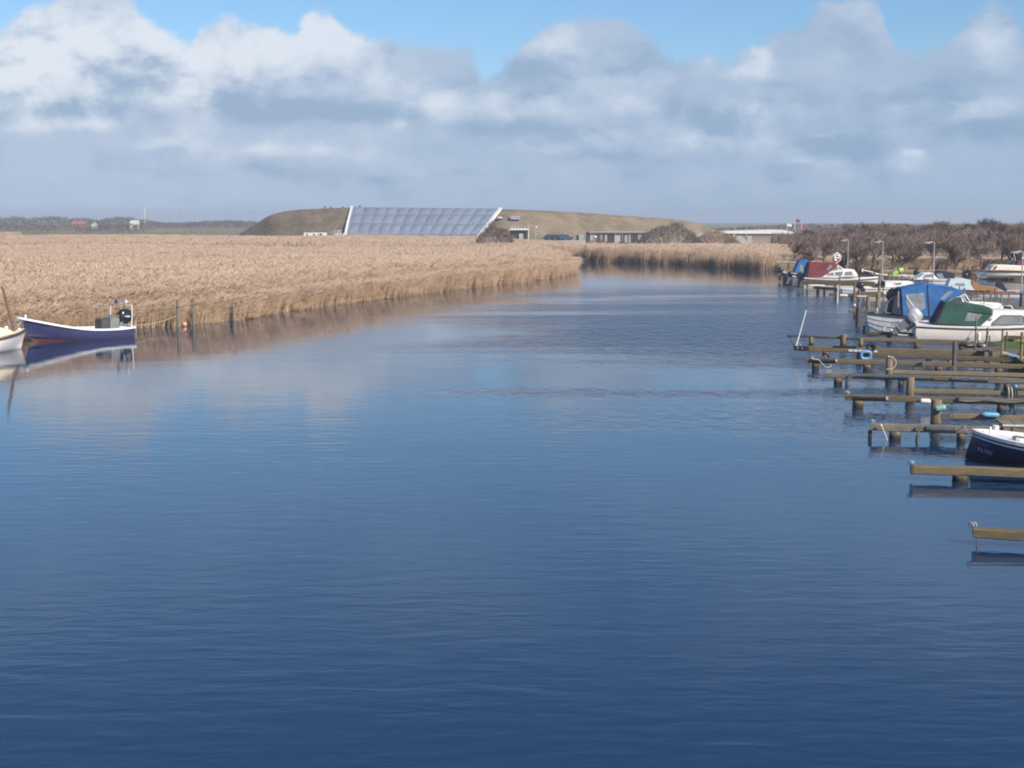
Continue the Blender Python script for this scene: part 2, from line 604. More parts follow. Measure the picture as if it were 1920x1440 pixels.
defm('skin', (0.45, 0.28, 0.2), 0.7, 0.05, 3)
defm('flag_red', (0.33, 0.06, 0.09), 0.8, 0.05, 3)
defm('flag_blue', (0.05, 0.07, 0.22), 0.8, 0.05, 3)

# ------------------------------------------------------------------ water
def make_water():
    m_ = bpy.data.materials.new('river_water')
    m_.use_nodes = True
    m_.node_tree.nodes.clear()
    t = NT(m_.node_tree)
    bs = t.new('ShaderNodeBsdfPrincipled')
    out = t.new('ShaderNodeOutputMaterial')
    t.l.new(bs.outputs[0], out.inputs[0])
    co = t.new('ShaderNodeTexCoord').outputs['Object']
    x, y, z = t.sep(co)
    # gusts: where the breeze roughens the river
    g1 = t.noise(t.vm('MULTIPLY', co, (0.022, 0.10, 1)), 1.0, 4, 0.55, 0.6)
    wob = t.m('MULTIPLY', t.m('SUBTRACT', t.noise(t.vm('MULTIPLY', co, (0.05, 0.05, 1)), 1.0, 3), 0.5), 6.0)
    right = t.ss(t.m('SUBTRACT', x, t.m('MULTIPLY', y, 0.0)), -8.0, 14.0)
    mid = t.m('ADD', t.m('MULTIPLY', t.ss(y, 30, 48), 0.12), t.m('MULTIPLY', t.ss(y, 56, 74), 0.88))
    far = t.m('SUBTRACT', 1.0, t.ss(y, 96, 150))
    gust = t.m('MULTIPLY', t.m('MULTIPLY', t.ss(t.m('ADD', g1, t.m('MULTIPLY', right, 0.16)), 0.50, 0.78), t.ss(x, -14, 6)), t.m('MULTIPLY', mid, far))

    def band(y0, wdt, x0, x1, amp):
        d = t.m('DIVIDE', t.m('SUBTRACT', t.m('ADD', y, wob), y0), wdt)
        e = t.m('EXPONENT', t.m('MULTIPLY', t.m('MULTIPLY', d, d), -1.0))
        return t.m('MULTIPLY', t.m('MULTIPLY', e, t.ss(x, x0, x1)), amp)
    bands = t.m('ADD', band(87, 5.0, -6, 12, 0.9), t.m('ADD', band(53.5, 1.4, -6, 3, 0.3), band(108, 4, 4, 14, 0.5)))
    gust = t.m('MINIMUM', t.m('ADD', gust, bands), 1.0)
    # wavelets
    w1 = t.m('SUBTRACT', t.noise(t.vm('MULTIPLY', co, (0.9, 2.6, 1)), 1.0, 3, 0.5, 0.3), 0.5)
    w2 = t.m('SUBTRACT', t.noise(t.vm('MULTIPLY', co, (3.4, 6.0, 1)), 1.0, 3, 0.55, 0.2), 0.5)
    w4 = t.m('SUBTRACT', t.noise(t.vm('MULTIPLY', co, (1.5, 0.75, 1)), 1.0, 3, 0.6, 0.3), 0.5)
    near_ = t.m('SUBTRACT', 1.0, t.ss(y, 22, 62))
    w3 = t.noise(t.vm('MULTIPLY', co, (0.22, 0.5, 1)), 1.0, 2, 0.5)
    hgt = t.m('ADD', t.m('MULTIPLY', w1, t.m('ADD', t.m('MULTIPLY', gust, 0.050), t.m('ADD', t.m('MULTIPLY', near_, 0.0072), 0.0030))),
              t.m('MULTIPLY', w2, t.m('ADD', t.m('MULTIPLY', gust, 0.045), 0.0013)))
    hgt = t.m('ADD', t.m('ADD', hgt, t.m('MULTIPLY', w3, 0.007)), t.m('MULTIPLY', w4, t.m('MULTIPLY', gust, 0.50)))
    b = t.new('ShaderNodeBump')
    b.inputs['Strength'].default_value = 1.0
    b.inputs['Distance'].default_value = 1.0
    t.put(b.inputs['Height'], hgt)
    t.l.new(b.outputs[0], bs.inputs['Normal'])
    t.put(bs.inputs['Base Color'], t.mix(t.noise(co, 0.05, 2), (0.008, 0.030, 0.080), (0.010, 0.034, 0.084)))
    t.put(bs.inputs['Roughness'], t.m('ADD', t.m('MULTIPLY', gust, 0.16), 0.03))
    bs.inputs['IOR'].default_value = 1.333
    mb = MB()
    mb.poly([(-160, -30, 0), (160, -30, 0), (160, 330, 0), (-160, 330, 0)])
    tag(mb.build('river_water', m_), kind='structure')
make_water()

# ------------------------------------------------------------------ land: one sheet with the river and the basin cut out
LEFT_BANK = [(-70, -20), (-62, 0), (-50, 25), (-40, 50), (-31, 70), (-25.6, 82), (-22.9, 86.2), (-20.5, 88.2), (-18.2, 93.2), (-17.1, 99.2), (-13.4, 112), (-7.7, 128.6),
             (0.0, 148.3), (4.6, 162), (6.9, 173.5), (7.3, 180), (5.0, 190), (0, 199), (-14, 207), (-40, 214), (-90, 222)]
FAR_BANK = [(-90, 247), (-40, 240), (-10, 234), (9.9, 229), (18, 217.5), (26.2, 205.5), (33.4, 183.5), (39.6, 180)]
BASIN = [(45, 174), (56, 173), (80, 171), (118, 168), (120, 90), (60, 86), (37.5, 88), (36.1, 97), (35.9, 150), (35.8, 152.2), (33.8, 152.2), (33.7, 150), (33.5, 100), (33.0, 95), (32.0, 87), (30.6, 79)]
QUAY = [(27.6, 72.8), (24.2, 68.3), (22.6, 64.5), (21.4, 58), (20.6, 48), (20, 36), (19.4, 24), (19, 10), (18.5, -20)]
GZ = 0.45


def in_poly(poly, x, y):
    r = False
    n = len(poly)
    for i in range(n):
        x1, y1 = poly[i]
        x2, y2 = poly[(i + 1) % n]
        if (y1 > y) != (y2 > y) and x < (x2 - x1) * (y - y1) / (y2 - y1) + x1:
            r = not r
    return r


def make_land():
    m_ = bpy.data.materials.new('ground')
    m_.use_nodes = True
    m_.node_tree.nodes.clear()
    t = NT(m_.node_tree)
    bs = t.new('ShaderNodeBsdfPrincipled')
    out = t.new('ShaderNodeOutputMaterial')
    t.l.new(bs.outputs[0], out.inputs[0])
    co = t.new('ShaderNodeTexCoord').outputs['Object']
    x, y, z = t.sep(co)
    n1 = t.noise(co, 0.5, 6, 0.6)
    n2 = t.noise(t.vm('MULTIPLY', co, (0.006, 0.02, 1)), 1.0, 4, 0.6)
    straw = t.mix(n1, (0.42, 0.31, 0.205), (0.30, 0.215, 0.14))
    grass = t.mix(n1, (0.085, 0.125, 0.042), (0.13, 0.12, 0.055))
    meadow = t.mix(t.ss(n2, 0.4, 0.6), (0.25, 0.20, 0.13), (0.19, 0.175, 0.105))
    c = t.mix(t.ss(y, 430, 520), straw, meadow)
    quay = t.m('MULTIPLY', t.ss(x, 17, 18), t.m('SUBTRACT', 1.0, t.ss(y, 168, 174)))
    c = t.mix(quay, c, grass)
    # wet mud towards the water
    c = t.mix(t.ss(z, 0.05, 0.3), (0.17, 0.125, 0.082), c)
    t.put(bs.inputs['Base Color'], c)
    bs.inputs['Roughness'].default_value = 0.95
    bs.inputs['Specular IOR Level'].default_value = 0.1
    b = t.new('ShaderNodeBump')
    b.inputs['Distance'].default_value = 0.06
    t.put(b.inputs['Height'], t.noise(co, 3, 5, 0.65))
    t.l.new(b.outputs[0], bs.inputs['Normal'])
    R = 2600
    ring = [(-R, -200)] + [(-80, -200)] + LEFT_BANK + FAR_BANK + BASIN + QUAY + [(18.5, -200), (R, -200), (R, R), (-R, R)]
    bm = bmesh.new()
    vs = [bm.verts.new((px, py, GZ)) for px, py in ring]
    es = [bm.edges.new((vs[k], vs[(k + 1) % len(vs)])) for k in range(len(vs))]
    bmesh.ops.triangle_fill(bm, use_beauty=True, use_dissolve=False, edges=es)
    kill = [fc_ for fc_ in bm.faces if not in_poly(ring, *fc_.calc_center_median().xy)]
    bmesh.ops.delete(bm, geom=kill, context='FACES')
    # banks: drop a sloping skirt into the water along every inner edge
    bnd = [e for e in bm.edges if len(e.link_faces) == 1]
    r = bmesh.ops.extrude_edge_only(bm, edges=bnd)
    for v in r['geom']:
        if isinstance(v, bmesh.types.BMVert):
            v.co.z = -0.8
    bmesh.ops.recalc_face_normals(bm, faces=bm.faces)
    for fc_ in bm.faces:
        if abs(fc_.normal.z) > 0.9 and fc_.normal.z < 0:
            fc_.normal_flip()
    me = bpy.data.meshes.new('ground')
    bm.to_mesh(me)
    bm.free()
    me.materials.append(m_)
    tag(link('ground', me), kind='structure')
make_land()


# ------------------------------------------------------------------ reeds
def dist_line(line, x, y):
    best = 1e9
    for i in range(len(line) - 1):
        x1, y1 = line[i]
        x2, y2 = line[i + 1]
        dx_, dy_ = x2 - x1, y2 - y1
        t = max(0, min(1, ((x - x1) * dx_ + (y - y1) * dy_) / (dx_ * dx_ + dy_ * dy_)))
        best = min(best, math.hypot(x - x1 - t * dx_, y - y1 - t * dy_))
    return best


def reed_mat():
    m_ = bpy.data.materials.new('dry_reed')
    m_.use_nodes = True
    m_.node_tree.nodes.clear()
    t = NT(m_.node_tree)
    bs = t.new('ShaderNodeBsdfPrincipled')
    out = t.new('ShaderNodeOutputMaterial')
    rnd = t.new('ShaderNodeObjectInfo').outputs['Random']
    loc = t.new('ShaderNodeObjectInfo').outputs['Location']
    geo = t.new('ShaderNodeNewGeometry').outputs['Position']
    n = t.noise(t.vm('MULTIPLY', geo, (0.035, 0.035, 0.0)), 1.0, 4, 0.6)
    at = t.new('ShaderNodeAttribute', attribute_name='part').outputs['Fac']
    c = t.mix(rnd, (0.564, 0.419, 0.29), (0.506, 0.373, 0.257))
    c = t.mix(t.ss(n, 0.42, 0.62), c, t.mix(rnd, (0.506, 0.369, 0.249), (0.448, 0.324, 0.216)))
    c = t.mix(t.ss(at, 0.4, 0.6), c, t.mix(rnd, (0.539, 0.407, 0.307), (0.473, 0.357, 0.266)))       # plumes
    c = t.mix(t.ss(at, 1.4, 1.6), c, t.mix(rnd, (0.40, 0.28, 0.18), (0.33, 0.23, 0.145)))       # browner lower segments of some stems
    t.put(bs.inputs['Base Color'], c)
    bs.inputs['Roughness'].default_value = 0.9
    bs.inputs['Specular IOR Level'].default_value = 0.05
    nn = t.new('ShaderNodeNewGeometry').outputs['Normal']          # thin round stems: soften the flat strips' facets
    soft = t.vm('NORMALIZE', t.vm('ADD', t.vm('SCALE', nn, 0.45), (0.10, -0.30, 0.62)))
    t.put(bs.inputs['Normal'], soft)
    tr = t.new('ShaderNodeBsdfTranslucent')
    t.put(tr.inputs[0], c)
    mx = t.new('ShaderNodeMixShader')
    mx.inputs[0].default_value = 0.12
    t.l.new(bs.outputs[0], mx.inputs[1])
    t.l.new(tr.outputs[0], mx.inputs[2])
    t.l.new(mx.outputs[0], out.inputs[0])
    return m_


REED = reed_mat()


def reed_clump(seed, rad, n, hgt, wdt, lean=0.30):
    rg = random.Random(seed)
    vs, fs, pa = [], [], []

    def strip(pts, ws, sd, p):
        o = len(vs)
        for q, w_ in zip(pts, ws):
            vs.append(q + sd * w_)
            vs.append(q - sd * w_)
        for i in range(len(pts) - 1):
            fs.append((o + 2 * i, o + 2 * i + 1, o + 2 * i + 3, o + 2 * i + 2))
            pa.append(p)
    for i in range(n):
        r = rad * math.sqrt(rg.random())
        a = rg.uniform(0, 6.283)
        base = Vector((r * math.cos(a), r * math.sin(a), 0))
        h = hgt * rg.uniform(0.62, 1.10)
        ln = Vector((rg.gauss(lean, 0.17), rg.gauss(0.05, 0.17), 0)) * h
        sa = rg.uniform(0, 3.1416)
        sd = Vector((math.cos(sa), math.sin(sa), 0))
        w_ = wdt * rg.uniform(0.6, 1.2)
        p0, p1, p2 = base, base + ln * 0.18 + Vector((0, 0, h * 0.5)), base + ln * 0.62 + Vector((0, 0, h * 0.88))
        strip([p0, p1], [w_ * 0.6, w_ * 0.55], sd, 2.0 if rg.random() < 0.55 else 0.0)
        strip([p1, p2], [w_ * 0.55, w_ * 0.4], sd, 0.0)
        p3 = base + ln * 0.95 + Vector((0, 0, h * rg.uniform(0.94, 1.02)))
        p4 = base + ln * 1.25 + Vector((0, 0, h * rg.uniform(0.92, 1.0)))
        strip([p2, p3, p4], [w_ * 0.5, w_ * 1.7, w_ * 0.25], sd, 1.0)
        for k in range(2):                       # leaves blown to the lee side
            z0 = rg.uniform(0.35, 0.85)
            q0 = base + ln * (z0 * z0 * 0.7) + Vector((0, 0, h * z0))
            L = rg.uniform(0.25, 0.5)
            dv = Vector((rg.gauss(0.75, 0.35), rg.gauss(0.05, 0.4), rg.uniform(0.1, 0.7))).normalized()
            strip([q0, q0 + dv * L * 0.5, q0 + dv * L + Vector((0, 0, -0.1))], [w_ * 0.45, w_ * 0.5, 0.003], Vector((0, 0, 1)).cross(dv).normalized() * 0.6 + Vector((0, 0, 0.6)), 0.0)
    me = bpy.data.meshes.new('reed_clump')
    me.from_pydata([tuple(v) for v in vs], [], fs)
    me.materials.append(REED)
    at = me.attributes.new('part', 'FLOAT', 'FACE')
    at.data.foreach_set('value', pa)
    return me


def scatter(name, pts, protos, kind='stuff'):
    """pts: (x, y, z, rot, scale xy, scale z, index) -> one object whose geometry nodes set a clump on each point"""
    n = len(pts)
    me = bpy.data.meshes.new(name)
    me.from_pydata([p[:3] for p in pts], [], [])
    for nm, typ, vals in (('rot', 'FLOAT_VECTOR', [c for p in pts for c in (0.0, 0.0, p[3])]),
                          ('scl', 'FLOAT_VECTOR', [c for p in pts for c in (p[4], p[4], p[5])])):
        a = me.attributes.new(nm, typ, 'POINT')
        a.data.foreach_set('vector', vals)
    a = me.attributes.new('pick', 'INT', 'POINT')
    a.data.foreach_set('value', [p[6] for p in pts])
    o = link(name, me)
    ng = bpy.data.node_groups.new(name + '_scatter', 'GeometryNodeTree')
    ng.interface.new_socket('Geometry', in_out='INPUT', socket_type='NodeSocketGeometry')
    ng.interface.new_socket('Geometry', in_out='OUTPUT', socket_type='NodeSocketGeometry')
    gi, go = ng.nodes.new('NodeGroupInput'), ng.nodes.new('NodeGroupOutput')
    ip = ng.nodes.new('GeometryNodeInstanceOnPoints')
    g2i = ng.nodes.new('GeometryNodeGeometryToInstance')
    for pm in reversed(protos):
        po = bpy.data.objects.new(pm.name, pm)
        oi = ng.nodes.new('GeometryNodeObjectInfo')
        oi.inputs['Object'].default_value = po
        oi.inputs['As Instance'].default_value = True
        ng.links.new(oi.outputs['Geometry'], g2i.inputs[0])
    def named(nm, typ):
        nd = ng.nodes.new('GeometryNodeInputNamedAttribute')
        nd.data_type = typ
        nd.inputs[0].default_value = nm
        return nd.outputs[0]
    join = ng.nodes.new('GeometryNodeJoinGeometry')
    for nd in [x for x in ng.nodes if x.bl_idname == 'GeometryNodeObjectInfo']:
        ng.links.new(nd.outputs['Geometry'], join.inputs[0])
    ng.nodes.remove(g2i)
    ng.links.new(gi.outputs[0], ip.inputs['Points'])
    ng.links.new(join.outputs[0], ip.inputs['Instance'])
    ip.inputs['Pick Instance'].default_value = True
    ng.links.new(named('pick', 'INT'), ip.inputs['Instance Index'])
    ng.links.new(named('rot', 'FLOAT_VECTOR'), ip.inputs['Rotation'])
    ng.links.new(named('scl', 'FLOAT_VECTOR'), ip.inputs['Scale'])
    ng.links.new(ip.outputs[0], go.inputs[0])
    md = o.modifiers.new('scatter', 'NODES')
    md.node_group = ng
    if kind:
        tag(o, kind=kind)
    return o


def vnoise(x, y, seed=0):
    """cheap smooth value noise 0..1"""
    def hsh(i, j):
        return math.sin(i * 127.1 + j * 311.7 + seed * 74.7) * 43758.5453 % 1.0
    i, j = math.floor(x), math.floor(y)
    u, v = x - i, y - j
    u, v = u * u * (3 - 2 * u), v * v * (3 - 2 * v)
    return (hsh(i, j) * (1 - u) + hsh(i + 1, j) * u) * (1 - v) + (hsh(i, j + 1) * (1 - u) + hsh(i + 1, j + 1) * u) * v


REED_LEFT = LEFT_BANK[:] + [(-260, 235), (-330, 235), (-300, -20)]
REED_FAR_FIELD = [(-90, 247), (-40, 240), (-10, 234), (9.9, 229), (18, 217.5), (26.2, 205.5), (33.4, 183.5), (39.6, 181), (45, 174.5), (56, 173.5), (80, 171.5), (118, 169), (150, 245),
                  (110, 252), (72, 265), (48, 315), (6, 335), (-40, 352), (-150, 370), (-150, 440), (-260, 440), (-330, 235), (-90, 247)]


def make_reeds():
    rg = random.Random(5)
    fine = [reed_clump(10 + i, 0.55, 58, 2.15, 0.016) for i in range(5)]
    mid = [reed_clump(20 + i, 1.15, 120, 2.15, 0.019) for i in range(5)]
    big = [reed_clump(30 + i, 2.3, 150, 2.15, 0.042) for i in range(5)]
    edge = LEFT_BANK[4:20]
    def hmod(x, y):
        return 0.86 + 0.22 * vnoise(x * 0.09, y * 0.09, 3) + 0.10 * vnoise(x * 0.4, y * 0.4, 4)
    near, midp, farp = [], [], []
    def rrot():
        return rg.gauss(0.0, 0.35)
    # the fringe along the left bank, standing in the water's edge
    for _ in range(60000):
        x, y = rg.uniform(-45, 10), rg.uniform(58, 200)
        d = dist_line(edge, x, y)
        inl = in_poly(REED_LEFT, x, y)
        lim = 0.5 + 0.5 * vnoise(x * 0.7, y * 0.7, 9)
        if (not inl and d > lim * 0.7) or d > 11:
            continue
        if any(math.hypot(x - qx, y - qy) < 1.0 and y < qy + 0.35 for qx, qy in ((-20.4, 86.4), (-19.85, 88.2), (-18.15, 92.3))):
            continue
        if rg.random() > (0.62 if d < 4 else 0.35):
            continue
        e = min(1, (d if inl else 0) / 3.0)
        near.append((x, y, 0.35 if inl and d > 0.8 else -0.02, rrot(), 1.0, hmod(x, y) * (0.72 + 0.28 * e) * rg.uniform(0.85, 1.08), rg.randrange(5)))
    # broken stems and litter standing just off the edge
    for _ in range(16000):
        x, y = rg.uniform(-32, 9), rg.uniform(70, 185)
        d = dist_line(edge, x, y)
        if in_poly(REED_LEFT, x, y) or d > 0.9 or rg.random() > 0.6 * vnoise(x * 0.5, y * 0.5, 21):
            continue
        if any(math.hypot(x - qx, y - qy) < 1.3 for qx, qy in ((-20.4, 86.4), (-19.85, 88.2), (-18.15, 92.3))):
            continue
        near.append((x, y, -0.05, rg.uniform(-1.2, 1.2), 0.8, rg.uniform(0.12, 0.42), rg.randrange(5)))
    # the body of the left bed
    for _ in range(26000):
        y = rg.uniform(50, 225)
        x = rg.uniform(-0.40 * y - 6, 9)
        if not in_poly(REED_LEFT, x, y) or dist_line(edge, x, y) < 8:
            continue
        midp.append((x, y, GZ - 0.05, rrot(), 1.0, hmod(x, y) * rg.uniform(0.92, 1.05), rg.randrange(5)))
    # beyond the channel, out to the visitor centre
    fedge = FAR_BANK + BASIN[:4]
    for _ in range(14000):
        x, y = rg.uniform(-30, 90), rg.uniform(168, 245)
        d = dist_line(fedge, x, y)
        if not in_poly(REED_FAR_FIELD, x, y) or d > 9 or rg.random() > 0.8:
            if not (d < 0.8 and y > 178):
                continue
        low_ = 1 - 0.38 * min(1, max(0, (CX + F * x / y - 1440) / 40))
        midp.append((x, y, 0.0 if d < 0.8 else GZ - 0.1, rrot(), 0.9, low_ * hmod(x, y) * rg.uniform(0.8, 1.05), rg.randrange(5)))
    for _ in range(30000):
        y = rg.uniform(165, 440)
        x = rg.uniform(-0.40 * y - 8, 0.40 * y + 16)
        if not in_poly(REED_FAR_FIELD, x, y) or (dist_line(fedge, x, y) < 6):
            continue
        if x > 38 and y < 177:
            continue
        px = CX + F * x / y
        lowf = min(1, max(0, (px - 860) / 240)) * min(1, max(0, (y - (226 if px < 1440 else 170)) / 14))
        farp.append((x, y, GZ - 0.08, rrot(), 1.0, hmod(x * 0.6, y * 0.6) * rg.uniform(0.92, 1.03) * (1 - 0.66 * lowf), rg.randrange(5)))
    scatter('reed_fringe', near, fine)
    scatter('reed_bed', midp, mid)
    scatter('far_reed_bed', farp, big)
    print('reeds', len(near), len(midp), len(farp))
make_reeds()

# ------------------------------------------------------------------ bare trees and scrub
def bare_tree(seed, h, spread, trunk_r, levels=4, lean=0.0, twigs=900, tw=0.03, tl=(0.5, 1.1), flatten=0.8, multi=1, low=0.28):
    """limbs mesh + twig mesh of a leafless tree, wind-trained to the right by lean"""
    rg = random.Random(seed)
    limb, tips = MB(), []

    def grow(p, d, L, r, lev):
        pts, rs = [p], [r]
        n = 3
        for i in range(n):
            d = (d + Vector((rg.gauss(lean * 0.25, 0.16), rg.gauss(0, 0.16), rg.gauss(0.05, 0.10)))).normalized()
            p = p + d * (L / n)
            pts.append(p)
            rs.append(r * (1 - 0.45 * (i + 1) / n))
            if lev < levels and (lev > 0 or i >= 1 or multi > 1):
                for _ in range(2 if lev < 2 else 1):
                    a = rg.uniform(0, 6.283)
                    side_ = Vector((math.cos(a) * spread + lean * 0.5, math.sin(a) * spread, rg.uniform(0.15, 0.75) * flatten)).normalized()
                    grow(p, (d * 0.35 + side_).normalized(), L * rg.uniform(0.5, 0.72), rs[-1] * 0.6, lev + 1)
        limb.tube(pts, rs, 5 if lev < 2 else 3, cap=False)
        if lev >= levels - 1:
            tips.append((p, d))
            tips.append((pts[2], d))
    for k in range(multi):
        a = rg.uniform(0, 6.283)
        o = Vector((math.cos(a), math.sin(a), 0)) * (0.35 * (multi > 1) * rg.random() * h * 0.25)
        d0 = Vector((rg.gauss(lean * 0.4, 0.12) + 0.5 * math.cos(a) * (multi > 1), 0.5 * math.sin(a) * (multi > 1), 1)).normalized()
        grow(o, d0, h * rg.uniform(0.48, 0.6), trunk_r, 0)
    tm = MB()
    per = max(1, twigs // max(1, len(tips)))
    for p, d in tips:
        for _ in range(per):
            q = p + Vector((rg.gauss(0, 0.3), rg.gauss(0, 0.3), rg.gauss(0, 0.25))) * h * 0.06
            v = (d * 0.5 + Vector((rg.gauss(lean * 0.5, 0.6), rg.gauss(0, 0.6), rg.gauss(0.45, 0.4)))).normalized()
            L = rg.uniform(*tl) * h / 6
            s = v.cross(Vector((rg.gauss(0, 1), rg.gauss(0, 1), rg.gauss(0, 1)))).normalized() * tw * 0.5
            m_ = q + v * L * 0.5 + Vector((0, 0, rg.gauss(0, 0.04)))
            e = m_ + (v + Vector((lean * 0.2, 0, rg.gauss(0.1, 0.25)))).normalized() * L * 0.5
            if q.z < low * h * 0.5:
                continue
            tm.add([q - s, q + s, m_ + s * 0.8, m_ - s * 0.8, e], [(0, 1, 2, 3), (3, 2, 4)])
    return limb, tm


def make_tree(name, label, cat, loc, mats, group=None, **k):
    limb, tm = bare_tree(**k)
    t = thing(name, label, cat, loc, 0, group)
    limb.build('trunk', mats[0], t, smooth='raw')
    tm.build('crown', mats[1], t, smooth='raw')
    return t


def make_woods():
    rg = random.Random(11)
    protos = []
    for i in range(6):
        protos.append(dict(seed=50 + i, h=5.6, spread=0.95, trunk_r=0.16, levels=3, lean=0.25, twigs=2200, tw=0.075, tl=(0.6, 1.4), flatten=0.75))
    G = 'bare trees of the wood behind the harbour'
    L = 'bare brown windswept tree of the dense wood behind the harbour'
    made = []
    spots = []
    for row, (Y, n) in enumerate(((262, 15), (285, 15), (310, 14), (340, 12))):
        for i in range(n):
            px = 1470 + (2010 - 1470) * (i + rg.uniform(-0.3, 0.3) + 0.5 * (row % 2)) / n
            if row >= 2 and px < 1600:
                px += 150
            x = (px - CX) / F * Y
            spots.append((x, Y + rg.uniform(-7, 7), px))
    for i, (x, Y, px) in enumerate(spots):
        k = i % 6
        topy = 437 - 20 * min(1, max(0, (px - 1480) / 150)) + rg.uniform(-3, 4) - (4 if px > 1850 else 0)
        ztop = H - (topy - HY) * Y / F
        s = max(2.6, ztop - GZ) / 6.6
        if k >= len(made):
            t = make_tree('bare_tree', L, 'tree', (x, Y, GZ - 0.1), (M['bark'], M['twig']), G, **protos[k])
            made.append(t)
        else:
            t = copy_tree(made[k], (x, Y, GZ - 0.1))
        t.scale = (s * rg.uniform(1.35, 1.7), s * 1.4, s * rg.uniform(0.93, 1.06))
        t.rotation_euler[2] = rg.gauss(0, 0.5)
    # undergrowth of the wood: nobody could count its stems
    mb = MB()
    for _ in range(60000):
        Y = rg.uniform(244, 335)
        px = rg.uniform(1445, 2010)
        x = (px - CX) / F * Y
        hh = (2.2 + 2.4 * vnoise(x * 0.16, Y * 0.1, 5)) * (1.0 if px > 1530 else 0.75)
        z = GZ + rg.random() ** 0.7 * hh
        p = Vector((x, Y, z))
        v = Vector((rg.gauss(0.15, 0.4), rg.gauss(0, 0.4), rg.uniform(0.4, 1.0))).normalized()
        s = v.cross(Vector((rg.gauss(0, 1), rg.gauss(0, 1), 0.2))).normalized() * 0.07
        e = p + v * rg.uniform(0.6, 1.3)
        mb.add([p - s, p + s, e], [(0, 1, 2)])
    for _ in range(9000):                                # scrub between the reeds and the wood
        Y = rg.uniform(183, 250)
        px = rg.uniform(1470, 2010)
        x = (px - CX) / F * Y
        c_ = vnoise(x * 0.13, Y * 0.05, 12)
        if c_ < 0.42:
            continue
        p = Vector((x, Y, GZ + rg.random() ** 0.8 * (0.8 + 3.2 * (c_ - 0.42))))
        v = Vector((rg.gauss(0.15, 0.45), rg.gauss(0, 0.4), rg.uniform(0.3, 1.0))).normalized()
        s = v.cross(Vector((rg.gauss(0, 1), rg.gauss(0, 1), 0.2))).normalized() * 0.045
        mb.add([p - s, p + s, p + v * rg.uniform(0.5, 1.2)], [(0, 1, 2)])
    tag(mb.build('undergrowth', M['twig_under'], smooth='raw'), kind='stuff')

    # the thin trees standing free in front of the wood, reeds behind them
    FG = 'thin bare trees in the reeds before the wood'
    front = [(1487, 498, 456, 'small bare sapling with one thin stem, first tree right of the open reeds'),
             (1512, 500, 457, 'bare leaning tree over the blue canopy boat'),
             (1541, 502, 452, 'bare spreading tree standing behind the maroon canopy'),
             (1604, 503, 450, 'bare tree right behind the first street lamp'),
             (1632, 504, 452, 'thin upright bare tree between the first two street lamps'),
             (1672, 505, 449, 'crooked bare tree just right of the second street lamp'),
             (1690, 505, 452, 'bare twin tree above the lime green bag'),
             (1772, 503, 450, 'wide bare tree just right of the third street lamp'),
             (1795, 505, 448, 'thick bare tree behind the orange shed'),
             (1836, 504, 450, 'bare tree behind the rusty wheel guard'),
             (1872, 502, 447, 'bare tree above the cream cabin boat'),
             (1906, 502, 446, 'rightmost bare tree before the wood'),
             (1738, 503, 451, 'bare tree just left of the third street lamp'),
             (1574, 503, 455, 'low bare tree behind the lifebuoy stand')]
    for i, (px, yb, yt, lab) in enumerate(front):
        Y = (183.6 if px < 1500 else 180.6 if px < 1545 else 177.2 if px < 1600 else 174.6 if px < 1700 else 173.6) + rg.uniform(-0.2, 0.2)
        x = (px - CX) / F * Y
        hh = H - (yt - HY) * Y / F - GZ + 0.2
        make_tree('thin_tree', lab, 'tree', (x, Y, GZ - 0.05), (M['bark'], M['twig']), FG,
                  seed=90 + i, h=hh * (1.1, 0.8, 1.0, 0.92)[i % 4], spread=(0.9, 1.1, 0.75)[i % 3], trunk_r=0.13 + 0.03 * (i % 3), levels=3, lean=(0.15, -0.2, 0.4, 0.0)[i % 4], twigs=(650, 380, 520)[i % 3], tw=0.05, tl=(0.5, 1.2), flatten=0.9, multi=(1, 3, 1, 2, 1)[i % 5], low=0.12)

    # two wind-shaped bushes in the marsh
    def bush(label, pl, pr, yb, yt, Y, mats, seed, n, tw, peak=0.6, warm=0.0, cat='bush'):
        xl, xr = (pl - CX) / F * Y, (pr - CX) / F * Y
        zt = H - (yt - HY) * Y / F
        zb = GZ + 0.1
        w_ = xr - xl
        t = thing('thorn_bush', label, cat, ((xl + xr) / 2, Y, zb))
        rg2 = random.Random(seed)
        limb = MB()
        for k in range(9):
            a = rg2.uniform(-0.42, 0.42) * w_
            p = Vector((a * 0.5, rg2.uniform(-0.5, 0.5), -0.1))
            pts = [p]
            for q in range(3):
                p = p + Vector((a * 0.25 + rg2.gauss(0, 0.2), rg2.gauss(0, 0.3), (zt - zb) * 0.2))
                pts.append(p)
            MB().tube(pts, [0.11, 0.08, 0.05, 0.03], 4, cap=False).build('stem', M['bark'], t, smooth='raw')
        tm = MB()
        for _ in range(n):
            u = rg2.uniform(0.0, 1.0)
            prof = (math.sin(math.pi * min(1, u / peak * 0.5)) if u < peak else math.cos(math.pi * 0.5 * (u - peak) / (1 - peak))) ** 0.75
            prof *= 0.82 + 0.36 * vnoise(u * 9, 3.3, seed)
            zz = (zt - zb) * prof * (rg2.random() ** 0.55)
            yy = rg2.gauss(0, 0.20) * w_ * 0.6
            p = Vector(((u - 0.5) * w_, yy, zz))
            v = Vector((rg2.gauss(0.35 + (u - 0.5), 0.4), rg2.gauss(0, 0.4), rg2.gauss(0.5, 0.3))).normalized()
            s = v.cross(Vector((rg2.gauss(0, 1), rg2.gauss(0, 1), rg2.gauss(0, 1)))).normalized() * tw * 0.5
            e = p + v * rg2.uniform(0.35, 0.9)
            tm.add([p - s, p + s, e], [(0, 1, 2)])
        tm.build('crown', mats, t, smooth='raw')
    bush('big dark wind-shaped bush in front of the grey glazed wing', 1192, 1312, 463, 418, 318, M['twig_grey'], 71, 5200, 0.08, 0.55)
